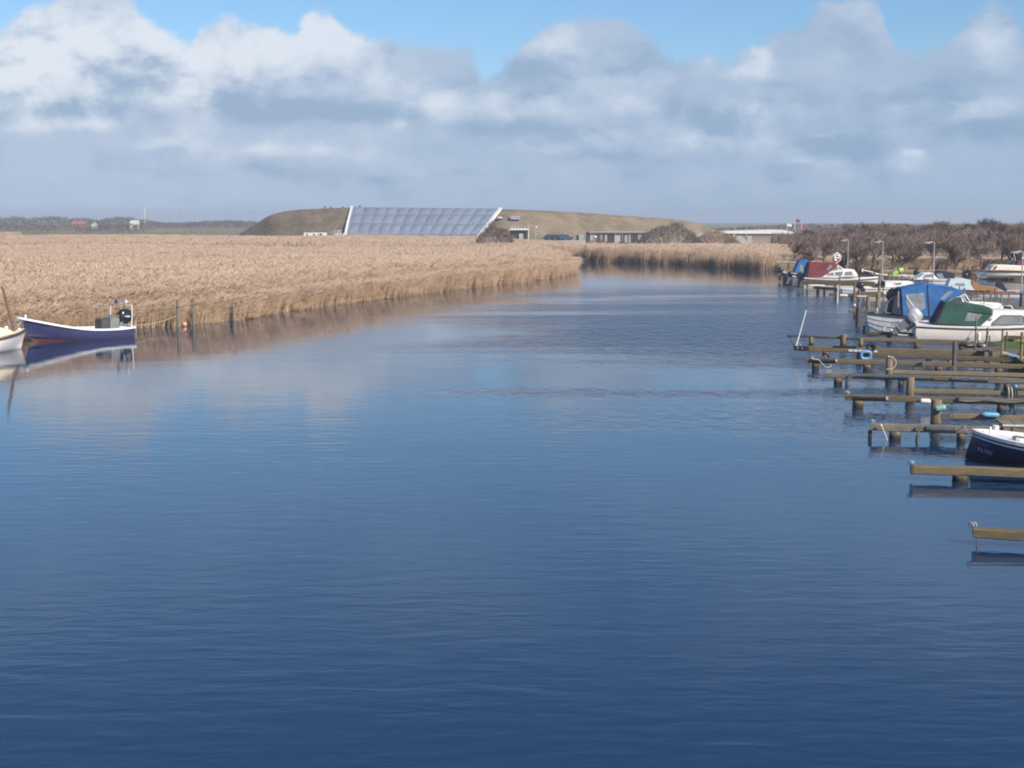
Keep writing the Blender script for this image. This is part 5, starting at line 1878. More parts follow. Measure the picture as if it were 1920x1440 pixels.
    Y_ = 0.92
    lb = mat('pale_blue_paint', (0.50, 0.60, 0.64), 0.4, 0.05, 2.0)
    b.solid('cabin', b.patch_px([(1776, 541), (1828, 545), (1823, 535), (1820, 525), (1783, 523), (1779, 531)], Y_), 0.92, lb, 0.16, bevel=0.03)
    b.pane('window', b.patch_px([(1789, 534.5), (1793, 531), (1808, 531.3), (1810, 533.5), (1809, 536), (1805, 536.5)], Y_), M['glass_grey'], frame=lb)
    b.solid('coaming', b.patch_px([(1828, 545), (1871, 545), (1868, 539), (1845, 537), (1832, 532), (1823, 525.5), (1822, 532)], Y_), 0.92, M['varnish'], 0.05, bevel=0.02)
    b.solid('motor_cover', b.patch_px([(1868, 537), (1870, 530), (1879, 529), (1889, 544), (1886, 546.5)], 0.3), 0.35, M['canvas_navy_and_shade'], 0.1, bevel=0.05)
    b.outboard(-3.15, 0.5, M['motor_silver'], M['chrome'], 1.0, R_(-35))

    b = Boat('wooden_ketch', 'brown wooden boat with its pale mast lowered along the deck', 39.6, 143.8, R_(178), 1, 6.0, 2.0, 0.85, 0.74, 0.95, draft=0.4, tr=0.5, rake=0.3, group='boats in the basin behind the pier', lap=6, full=2.3)
    b.t.location.x, b.t.location.y = 40.2, 147.2
    b.o = Vector(b.t.location)
    b.hull(mat('hull_brown', (0.30, 0.175, 0.10), 0.5, 0.12, 2.0, fine=0.3), trim=M['dull_white'], tw=(0.10, 0.09), smooth=False)
    b.deck(M['timber_grey'], 0.0, 0.98, 0.04, 0.05)
    q = [b.S(px, py, 0.3) for px, py in ((1617, 506.5), (1632, 509.5), (1646, 514), (1675, 517))]
    MB().tube([(x_, 0.25, z_) for x_, z_ in q], [0.07, 0.09, 0.10, 0.10], 6).build('lowered_mast', M['dull_white'], b.t, smooth=True)
    MB().box((q[0][0], 0.25, q[0][1]), (0.12, 0.3, 0.34)).build('mast_head', M['white'], b.t)
    b.rail([(x_, 0.85, z_) for x_, z_ in b.patch_px([(1683, 516), (1697, 515), (1701, 521.5)], 0.85)], 0.03, M['white'], 'guard_rail')
    b.rail([(x_, 0.85, z_) for x_, z_ in b.patch_px([(1683, 516), (1712, 516)], 0.85)], 0.02, M['white'], 'guard_rail')
    x_, z_ = b.S(1717, 515, 0.0)
    b.outboard(x_, z_ - 0.25, M['motor_black'], M['motor_leg'], 1.1, R_(20), 0.0)
    gx = b.o
    p = PY(1684, 510, 146.6)
    g = thing('lime_bag', 'lime green sail bag lying on the brown wooden boat', 'bag', p, 0)
    MB().tube([(-0.55, 0, -0.28), (-0.2, 0, -0.05), (0.25, 0, 0.18), (0.5, 0, 0.30)], [0.16, 0.24, 0.26, 0.22], 10).build('body', M['lime'], g, smooth=True)
    MB().tube([(-0.02, 0, 0.05), (0.10, 0, 0.12)], [0.27, 0.275], 10, cap=False).build('strap', M['rub_dark'], g)
    MB().tube([(-0.45, 0, -0.30), (-0.3, 0, -0.42), (-0.1, 0, -0.40)], 0.12, 8).build('loose_end', M['lime'], g, smooth=True)

    b = Boat('cream_cruiser', 'cream cabin cruiser with white curtained windows, far right in the basin', 55.3, 156.6, R_(180), 1, 8.2, 2.6, 0.85, 0.80, 1.0, draft=0.35, tr=0.85, rake=0.5, group='boats in the basin behind the pier', full=2.2)
    b.hull(paint2('hull_cream', (0.25, 0.16, 0.10), (0.74, 0.70, 0.62), 0.05, 0.4), trim=M['rub_dark'], tw=(0.12, 0.10), rub=M['cream'], rub_drop=0.3)
    b.deck(M['cream'], 0.0, 0.98, 0.02, 0.06)
    Y_ = 1.1
    b.solid('cabin', b.patch_px([(1856, 506.5), (1960, 509), (1958, 498), (1916, 497.5), (1876, 496.3), (1866, 497.5)], Y_), 1.05, M['cream'], 0.16, bevel=0.03)
    b.pane('windscreen', b.patch_px([(1861, 505), (1866.5, 499), (1872, 499), (1867, 505.5)], Y_), M['glass_dark'], frame=M['cream'])
    b.pane('window', b.patch_px([(1873, 506), (1873.5, 502.5), (1875, 501.8), (1888, 501.8), (1888, 506.3)], Y_), M['curtain'], frame=M['cream'])
    b.pane('window', b.patch_px([(1890.5, 506.3), (1890.5, 502), (1901, 502), (1906, 505), (1908, 507)], Y_), M['curtain'], frame=M['cream'])
    b.solid('upper_windscreen', b.patch_px([(1897, 497.5), (1903, 491), (1907, 490.5), (1902, 497.5)], Y_), 0.9, M['glass_dark'], 0.1, bevel=0.02)
    b.solid('canopy', b.patch_px([(1906, 498), (1911, 489), (1926, 487.5), (1948, 489), (1950, 498.5)], Y_), 0.95, M['canvas_maroon'], 0.08, bevel=0.04)
    q = b.S(1900, 472.5, 0.3), b.S(1904, 489, 0.3)
    MB().bar((q[0][0], 0.3, q[0][1]), (q[1][0], 0.3, q[1][1]), 0.14, 0.05).build('aerial', M['dull_white'], b.t)
    b.outboard(-4.3, 0.8, M['motor_leg'], M['motor_leg'], 1.0)
    for px in (1851, 1858):
        q = b.S(px, 503, 0.6)
        b.rail([(q[0], 0.6, 0.9), (q[0], 0.6, 1.3)], 0.03, M['white'], 'mooring_post')
make_boats()

# ------------------------------------------------------------------ harbour: mooring booms, piles, pier, lamps
BOOMS = {}


def boom(key, label, l, r, zt, w_, h_, piles, mat_='timber', ext=None, group='timber mooring booms reaching out from the right bank', seed=0):
    a, b = P(l[0], l[1], zt), P(r[0], r[1], zt)
    d = (b - a).normalized()
    if ext is not None:
        b = a + d * ((ext - a.x) / d.x)
    rz = math.atan2(d.y, d.x)
    t = thing('mooring_boom', label, 'mooring boom', (a.x, a.y, 0), rz, group)
    L = (b - a).length
    rg = random.Random(seed + int(l[0]))
    # the beam: slightly uneven timber with worn end
    rows = []
    n = max(6, int(L / 0.7))
    for i in range(n + 1):
        x = L * i / n
        e = 0.012
        k = 1.0 - (0.06 if i in (0, n) else 0)
        dy, dz = rg.uniform(-e, e), rg.uniform(-e, e) - 0.00 * x
        c = 0.022
        prof = [(-w_ / 2 + c, 0), (w_ / 2 - c, 0), (w_ / 2, -c), (w_ / 2, -h_ + c), (w_ / 2 - c, -h_), (-w_ / 2 + c, -h_), (-w_ / 2, -h_ + c), (-w_ / 2, -c)]
        rows.append([(x, w_ / 2 + y * k + dy, zt + (z + h_ / 2) * k - h_ / 2 + dz) for y, z in prof])
    mb = MB().rows(rows, True)
    mb.poly(rows[0]).poly(rows[-1][::-1])
    mb.build('beam', M[mat_], t, smooth=True)
    for px, wpx, *rest in piles:
        # where the sight line of this pixel crosses the beam axis
        q = ray(px, 700)
        sl = q.x / q.y
        f = (sl * a.y - a.x) / (d.x - sl * d.y)
        Y = a.y + d.y * f
        rad = wpx * Y / F / 2
        top = rest[0] if rest else zt - h_ - 0.004
        m_ = M[rest[1]] if len(rest) > 1 else M['pile']
        yo = rest[2] if len(rest) > 2 else w_ / 2
        pr = [(rad * 1.03, -1.2), (rad * 1.03, 0.02), (rad, 0.12), (rad * 0.98, top - 0.02), (rad * 0.9, top), (0, top + 0.004)]
        MB().lathe(pr, 12, (f, yo, 0)).build('pile', m_, t, smooth=True)
    BOOMS[key] = (t, a, d, L, zt, w_, h_, rz)
    return t


def on_boom(key, px, dy=0.0, dz=0.0):
    """world point on the boom's front top edge below this pixel column; dy towards the camera is negative"""
    t, a, d, L, zt, w_, h_, rz = BOOMS[key]
    q = ray(px, 700)
    sl = q.x / q.y
    f = (sl * a.y - a.x) / (d.x - sl * d.y)
    n = Vector((-d.y, d.x, 0))
    return a + d * f + n * dy + Vector((0, 0, dz))


def lp(key, px, dy=0.0, dz=0.0):
    """the same in the boom's own frame (x along it)"""
    t, a, d, L, zt, w_, h_, rz = BOOMS[key]
    q = ray(px, 700)
    sl = q.x / q.y
    f = (sl * a.y - a.x) / (d.x - sl * d.y)
    return Vector((f, dy, zt + dz))


def ring(parent, c, r, m_=None, name='mooring_ring', ax=(0, 1, 0)):
    c = Vector(c)
    ax = Vector(ax).normalized()
    u = ax.orthogonal().normalized()
    v = ax.cross(u)
    return MB().tube([c + (u * math.cos(k * math.pi / 6) + v * math.sin(k * math.pi / 6)) * r for k in range(12)], r * 0.24, 6, closed=True).build(name, m_ or M['steel'], parent, smooth=True)


def make_booms():
    boom('B8', 'nearest mooring boom, a thick square timber entering at the lower right', (1825, 991), (1920, 996), 0.36, 0.26, 0.20, [(2010, 30), (2200, 30)], ext=20.5)
    boom('B7', 'mooring boom passing in front of the navy open boat', (1708, 873), (1920, 880), 0.38, 0.25, 0.22, [(1809, 30), (2020, 30)], 'timber', ext=20.8)
    boom('B6', 'mooring boom touching the bow of the navy open boat, with a white rope end', (1632, 794), (1830, 800), 0.46, 0.24, 0.22, [(1682, 22), (1807, 16), (1634.8, 7), (1930, 20)], 'timber_grey', ext=21.0)
    boom('B5', 'mooring boom carrying a white fender and a long grey plank', (1584, 740), (1920, 750), 0.45, 0.22, 0.20, [(1610, 20), (1880, 15)], 'timber', ext=21.2)
    boom('B5b', 'short boom fixed to a tall pile with a teal fender', (1751, 775), (1920, 779.5), 0.45, 0.16, 0.17, [(1758, 20, 0.88), (1925, 12)], 'timber', ext=20.5)
    boom('B4', 'mooring boom sleeved in black rubber hose', (1546, 699), (1920, 711), 0.45, 0.22, 0.20, [(1571, 15), (1690, 11), (1890, 14)], 'timber_grey', ext=21.3)
    boom('B4b', 'short boom with a dark rope coil, fixed to a flat topped pile', (1702, 729), (1920, 734.5), 0.45, 0.15, 0.16, [(1707.5, 15, 0.87), (1900, 10)], 'timber', ext=20.8)
    boom('B3', 'mooring boom with a pale rope loop at its dark sleeved end', (1514, 672), (1920, 683.5), 0.45, 0.22, 0.20, [(1528, 13), (1625, 15), (1760, 15), (1872, 14)], 'timber', ext=21.6)
    boom('B3b', 'thin boom fixed to a pile with a hanging rope loop', (1662, 694), (1920, 700.5), 0.45, 0.15, 0.16, [(1667, 13, 0.97), (1872, 9)], 'timber', ext=21.2)
    boom('B2', 'mooring boom with a leaning white pole and white plates', (1489, 648), (1880, 659.5), 0.47, 0.22, 0.24, [(1547, 13), (1740, 12)], 'timber', ext=22.4)
    boom('B2b', 'boom behind a blue ring fender, fixed to a tyre topped pile', (1605, 661), (1905, 671), 0.45, 0.20, 0.20, [(1629, 14, 0.86), (1609, 10, 0.3, 'pile_moss'), (1780, 10)], 'timber', ext=22.6)
    boom('B1', 'thin boom on yellow mossy stub piles, outermost tip of the row', (1476, 627), (1612, 633), 0.50, 0.14, 0.14, [(1519, 9.5, 0.42, 'pile_moss'), (1579, 12.5, 0.62), (1612, 9, 0.45, 'pile_moss')], 'timber_grey')
    boom('B1b', 'boom running from the mossy stub pile to the black gear on the bank', (1614.5, 632.5), (1808, 638), 0.50, 0.20, 0.18, [(1717, 9), (1800, 9)], 'timber', ext=22.8)
    boom('B0', 'boom along the white hull of the green canopied cruiser', (1628, 621.5), (1920, 630), 0.50, 0.20, 0.19, [(1664, 9), (1716, 8), (1800, 11), (1900, 10)], 'timber', ext=27.2)
    # ironwork of the booms
    for key, spots in (('B8', ((1832, 0.12), (1838, 0.16))), ('B7', ((1713, 0.1), (1717, 0.16))), ('B6', ((1636, 0.1), (1640, 0.14))), ('B5', ((1587, 0.05), (1590, 0.12))), ('B4', ((1549, 0.06), (1554, 0.12))), ('B3', ((1521, 0.1), (1545, 0.1))),
                       ('B0', ((1630, 0.08),)), ('B2', ((1497, 0.1),))):
        for px, dy in spots:
            ring(BOOMS[key][0], lp(key, px, dy, 0.045), 0.055 if key in ('B8', 'B7', 'B6') else 0.075, ax=(0.6, 1, 0.2))
    MB().box(lp('B7', 1716.5, BOOMS['B7'][5] / 2, -0.11), (0.06, 0.28, 0.25)).build('end_strap', M['rub_dark'], BOOMS['B7'][0])
    MB().tube([lp('B8', 1843, -0.02, -0.2), lp('B8', 1843.5, -0.02, -0.36)], 0.012, 5).build('hanging_chain', M['rust'], BOOMS['B8'][0])
    for px in (1491.5, 1500):
        MB().ball(lp('B2', px + 3, -0.005, -0.11), 0.035, 8, 5).build('bolt', M['steel'], BOOMS['B2'][0])
    MB().box((lp('B2', 1501, 0, 0).x, -0.008, BOOMS['B2'][4] - 0.11), (0.72, 0.022, 0.20)).build('end_plate', M['rubber'], BOOMS['B2'][0])
    t5 = BOOMS['B5b'][0]
    MB().box((lp('B5b', 1771, 0, 0).x, -0.01, 0.45 - 0.085), (0.62, 0.02, 0.16)).build('steel_plate', M['rubber_grey'], t5)
    for px in (1763, 1786):
        MB().ball(lp('B5b', px, -0.022, -0.07), 0.018, 8, 5).build('bolt', M['steel'], t5)
    ring(t5, lp('B5b', 1785, 0.02, -0.19), 0.05, M['rub_dark'])

    def sleeve(key, p0, p1, m_, r, dz=-0.06, name='rubber_sleeve', drop=None):
        a, b = lp(key, p0, -0.01, dz), lp(key, p1, -0.01, dz)
        n = 8
        pts = [a.lerp(b, i / n) + Vector((0, 0, 0.008 * math.sin(i * 1.7))) for i in range(n + 1)]
        if drop:
            pts = [a + Vector(v) for v in drop[::-1]] + pts
        return MB().tube(pts, r, 8).build(name, m_, BOOMS[key][0], smooth=True)
    sleeve('B3', 1518, 1566, M['rubber'], 0.075, -0.08)
    MB().ball(lp('B3', 1567, -0.03, -0.06), 0.05, 8, 5).build('sleeve_clamp', M['dull_white'], BOOMS['B3'][0])
    sleeve('B4', 1600, 1752, M['rubber_grey'], 0.085, -0.07, 'rubber_hose', drop=[(-0.12, -0.02, -0.05), (-0.22, -0.04, -0.18), (-0.22, -0.04, -0.34), (-0.12, -0.02, -0.48)])
    sleeve('B4', 1784, 1853, M['rubber_grey'], 0.08, -0.08, 'rubber_hose')
    for px in (1795, 1822, 1850):
        MB().ball(lp('B4', px, -0.09, -0.04), 0.022, 6, 4).build('bolt', M['steel'], BOOMS['B4'][0])
    MB().box((lp('B4', 1765, 0, 0).x, -0.03, 0.45 - 0.07), (0.60, 0.06, 0.13)).build('wood_block', M['varnish'] if False else M['timber'], BOOMS['B4'][0])
    sleeve('B5', 1604, 1663, M['rubber'], 0.05, -0.09, 'rubber_strip')
    MB().box(lp('B5', 1664.5, -0.03, -0.07), (0.07, 0.08, 0.1)).build('strip_end', M['dull_white'], BOOMS['B5'][0])
    sleeve('B6', 1740, 1795, M['rubber_grey'], 0.085, -0.10, 'rubber_hose')
    sleeve('B2', 1561, 1605, M['rubber'], 0.04, 0.02, 'rubber_strip')
    MB().tube([lp('B6', 1728, -0.02, -0.06), lp('B6', 1724, -0.08, -0.28), lp('B6', 1719.5, -0.1, -0.62)], [0.03, 0.04, 0.03], 6).build('leaning_stake', M['pile'], BOOMS['B6'][0])
    MB().box(lp('B6', 1727, -0.03, -0.12), (0.22, 0.08, 0.10)).build('wood_block', M['timber_grey'], BOOMS['B6'][0])
    MB().tube([lp('B5', 1602, -0.01, -0.2), lp('B5', 1600, -0.05, -0.32), lp('B5', 1604, -0.05, -0.46)], 0.012, 4).build('hanging_line', M['rope_dark'], BOOMS['B5'][0])
    # white plates nailed along the boom: flat print, unreadable at this size
    sg = thing('plate_row', 'row of small white plates nailed to the boom beside the tyre topped pile', 'sign', on_boom('B2', 1590, -0.012, -0.15), BOOMS['B2'][7])
    for p0, p1 in ((1590, 1598), (1599.6, 1607.6), (1609, 1617), (1618, 1620.5), (1634, 1636), (1637, 1644)):
        a, b = lp('B2', p0), lp('B2', p1)
        x0 = lp('B2', 1590).x
        MB().box(((a.x + b.x) / 2 - x0, -0.012, 0), (b.x - a.x, 0.022, 0.10)).build('plate', M['white_cool'], sg)
    # loose things on the booms
    n2 = on_boom('B2', 1490, 0.06, 0.0)
    p = PY(1512, 581, n2.y)
    pl = thing('white_pole', 'thin white pole leaning out over the tip of a boom', 'pole', n2)
    MB().tube([(0, 0, -0.15), p - n2], [0.036, 0.026], 8).build('shaft', M['white'], pl, smooth=True)
    MB().ball(p - n2, 0.03, 8, 5).build('cap', M['rub_dark'], pl)

    def at_px(px, py, Y):
        return PY(px, py, Y)
    Yb = on_boom('B5b', 1857).y - 0.1
    a, b = PY(1840, 777, Yb), PY(1875, 778.5, Yb)
    fender('fender', 'bright blue fender lying along the short boom', a, b, 0.085, M['fender_blue'])
    Yb = on_boom('B5b', 1760).y - 0.22
    fender('fender', 'teal fender tied askew on the tall pile', PY(1752, 767, Yb), PY(1774.5, 763, Yb), 0.10, M['fender_teal'])
    Yb = on_boom('B5', 1733).y - 0.06
    fender('fender', 'white cylinder fender on the boom left of the tall pile', PY(1724, 751.5, Yb), PY(1746, 752.5, Yb), 0.09, M['fender_white'])
    Yb = on_boom('B4', 1900).y - 0.15
    q = PY(1904, 725.5, Yb)
    ba = thing('ball_buoy', 'small blue ball buoy under the rubber sleeved boom', 'buoy', q, 0, 'boat fenders')
    MB().ball((0, 0, 0), 0.11, 12, 8).build('ball', M['plastic_blue'], ba, smooth=True)
    MB().cyl((0.09, 0, 0), (0.3, 0, -0.01), 0.10, n=10).build('foam_block', M['timber'], ba)
    # blue square ring hung on the tyre topped pile
    Yb = on_boom('B2b', 1625).y - 0.22
    c = PY(1623.5, 666, Yb)
    rf = thing('ring_fender', 'blue rounded square ring fender hanging below the tyre', 'fender', c, 0, 'boat fenders')
    pts = []
    for k in range(24):
        an = k * 2 * math.pi / 24
        ex = 0.55
        pts.append((0.21 * math.copysign(abs(math.cos(an)) ** ex, math.cos(an)), 0, 0.16 * math.copysign(abs(math.sin(an)) ** ex, math.sin(an))))
    MB().tube(pts, 0.075, 8, closed=True).build('ring', M['plastic_blue'], rf, smooth=True)
    MB().tube([(0.05, 0, 0.2), (0.1, 0.05, 0.45)], 0.015, 5).build('lanyard', M['rope'], rf)
    c = on_boom('B2b', 1629.5, 0.10, 0.45 - BOOMS['B2b'][4] + 0.30)
    ty = thing('tyre', 'worn black tyre hung on the pile above the blue ring', 'tyre', (c.x, c.y - 0.2, 0.72))
    MB().lathe([(0.12, -0.06), (0.20, -0.075), (0.23, 0.0), (0.20, 0.075), (0.12, 0.06)], 18, axis='y').build('tread', M['rubber'], ty, smooth=True)
    MB().tube([(0, 0, 0.2), (0, 0.12, 0.3)], 0.015, 5).build('lanyard', M['rope_dark'], ty)
    # ropes
    def rope(label, pts, r=0.016, m_='rope', key=None):
        p0 = Vector(pts[0])
        o = thing('mooring_rope', label, 'rope', p0, 0, 'mooring ropes on the booms')
        # smooth the path
        q = [Vector(p) - p0 for p in pts]
        s = []
        for i in range(len(q) - 1):
            p_1, p1, p2, p3 = q[max(i - 1, 0)], q[i], q[i + 1], q[min(i + 2, len(q) - 1)]
            for k in range(4):
                t_ = k / 4
                s.append(0.5 * ((2 * p1) + (p2 - p_1) * t_ + (2 * p_1 - 5 * p1 + 4 * p2 - p3) * t_ * t_ + (3 * p1 - p_1 - 3 * p2 + p3) * t_ ** 3))
        s.append(q[-1])
        MB().tube(s, r, 6).build('strand', M[m_], o, smooth=True)
        MB().ball((0, 0, 0), r * 2.4, 8, 5).build('knot', M[m_], o)
        return o
    Yb = on_boom('B3', 1540).y - 0.1
    rope('pale rope looping below the dark sleeved boom end', [PY(x, y, Yb) for x, y in ((1523, 672), (1529, 674), (1536, 675), (1541, 681), (1547, 687), (1553, 689), (1558, 686), (1557, 679), (1553, 674.5))])
    Yb = on_boom('B3b', 1668).y - 0.1
    rope('pale rope loop hanging from the top of a pile', [PY(x, y, Yb) for x, y in ((1666, 668.5), (1671, 668.5), (1676, 671), (1680, 678), (1679, 685), (1674, 690), (1668, 692.5), (1662, 692.5))])
    Yb = on_boom('B6', 1655).y - 0.12
    rope('white twisted rope end dangling to the water', [PY(x, y, Yb) for x, y in ((1652, 798), (1656, 806), (1660, 816), (1663, 824), (1665, 829))], 0.02)
    Yb = on_boom('B5', 1590).y - 0.1
    rope('dark line slung from the boom tip with the rubber strip', [PY(x, y, Yb) for x, y in ((1588, 738), (1594, 740), (1603, 743), (1604, 748), (1603.5, 755))], 0.014, 'rope_dark')
    a_, b_ = on_boom('B1', 1478, -0.02, -0.05), on_boom('B2', 1490, 0.1, -0.03)
    rope('dark stay running from the outermost boom tip to the white pole', [a_, a_.lerp(b_, 0.5) + Vector((0, 0, -0.12)), b_], 0.014, 'rope_dark')
    # dark coil
    c = on_boom('B4b', 1898, -0.08, 0.08)
    co = thing('rope_coil', 'dark striped rope coil draped over the short boom', 'rope', c, BOOMS['B4b'][7], 'mooring ropes on the booms')
    rg = random.Random(4)
    for k in range(7):
        x0 = -0.16 + k * 0.052
        pts = [(x0 + rg.uniform(-0.02, 0.02), 0.22, -0.05), (x0, 0.14, 0.03 + 0.03 * rg.random()), (x0, -0.02, 0.02), (x0 + rg.uniform(-0.03, 0.03), -0.06, -0.18), (x0 + rg.uniform(-0.05, 0.05), -0.03, -0.36 - 0.08 * rg.random())]
        MB().tube(pts, 0.026, 6).build('turn', M['rope_dark'] if k % 2 == 0 else M['rope'] if k in (1, 3) else M['rub_dark'], co, smooth=True)
    # grey plank
    a, b = on_boom('B5', 1798, -0.03, -0.03), on_boom('B5', 1985, -0.03, -0.02)
    pk = thing('grey_plank', 'long weathered grey plank lying on the boom right of the tall pile', 'plank', a, BOOMS['B5'][7])
    L = (b - a).length
    rows = []
    for i in range(13):
        x = L * i / 12
        h_ = 0.10 + 0.03 * math.sin(i * 1.3)
        rows.append([(x, -0.05, 0.05), (x, 0.10, 0.06), (x, 0.10, 0.0), (x, -0.05, 0.05 - h_)])
    m_ = MB().rows(rows, True)
    m_.poly(rows[0]).poly(rows[-1][::-1]).build('board', M['timber_grey'], pk)
    MB().box((0.02, 0.0, 0.03), (0.05, 0.14, 0.08)).build('end_cap', M['rub_dark'], pk)
    # tall grey pipe pole
    Y = 59.6
    q = PY(1790, 640, Y)
    pp = thing('pipe_pole', 'tall grey pipe on a wooden stake standing between two booms', 'post', (q.x, Y, 0))
    MB().cyl((0, 0, 0.42), (0, 0, q.z), 0.085, n=12).build('pipe', M['rubber_grey'], pp, smooth=True)
    MB().cyl((0.01, 0, -1), (0.01, 0, 0.5), 0.055, n=8).build('stake', M['pile_moss'], pp, smooth=True)
    # pale pile and landing stage behind the navy boat
    Y = 40.9
    q = PY(1866, 797, Y)
    pp = thing('pale_pile', 'pale worn pile behind the gunwale of the navy open boat', 'post', (q.x, Y, 0))
    MB().lathe([(0.12, -1), (0.12, 0.3), (0.115, q.z - 0.03), (0.09, q.z), (0, q.z + 0.01)], 12).build('shaft', M['dull_white'], pp, smooth=True)
    MB().lathe([(0.122, 0.30), (0.128, 0.32), (0.128, 0.38), (0.122, 0.40)], 12).build('band', M['rub_dark'], pp)
    a = PY(1882, 806, 41.2)
    ls = thing('landing_stage', 'grey board landing stage with a pale rim behind the navy open boat', 'jetty', (a.x, 41.2, 0), R_(-9))
    for i in range(9):
        MB().box((0.18 + i * 0.36, 0.5, 0.50 + 0.006 * (i % 3)), (0.34, 1.4, 0.045)).build('plank', M['timber_grey'], ls)
    MB().box((1.6, -0.21, 0.36), (3.3, 0.05, 0.28)).build('fascia', M['timber_grey'], ls)
    MB().box((1.6, -0.22, 0.555), (3.36, 0.07, 0.05)).build('rim', M['dull_white'], ls)
    for x_ in (0.1, 1.2, 2.3, 3.2):
        MB().cyl((x_, -0.1, -1), (x_, -0.1, 0.47), 0.07, n=8).build('leg', M['pile'], ls)
        MB().tube([(x_ + 0.1, -0.25, 0.50), (x_ + 0.1, -0.27, 0.32), (x_ + 0.22, -0.27, 0.22)], 0.02, 5).build('hook', M['rub_dark'], ls)
make_booms()


def post(name, label, px, yt, Y, wpx, mat_='pile', zb=-1.0, group=None, cap=None, lean=0.0, cat='post', band=True):
    q = PY(px, yt, Y)
    r = wpx * Y / F / 2
    t = thing(name, label, cat, (q.x, Y, 0), 0, group)
    hh = q.z
    MB().tube([(0, 0, zb), (lean * hh * 0.5, 0, hh * 0.5), (lean * hh, 0, hh)], [r * 1.05, r, r * 0.94], 9).build('shaft', M[mat_], t, smooth=True)
    if cap:
        MB().cyl((lean * hh, 0, hh - 0.01), (lean * hh, 0, hh + 0.05), r * 1.12, r * 0.9, 9).build('cap', M[cap], t)
    elif band:
        MB().tube([(lean * hh * f, 0, hh * f) for f in (0.70, 0.73)], r * 1.1, 9).build('band', M['rope_dark'], t)
    return t


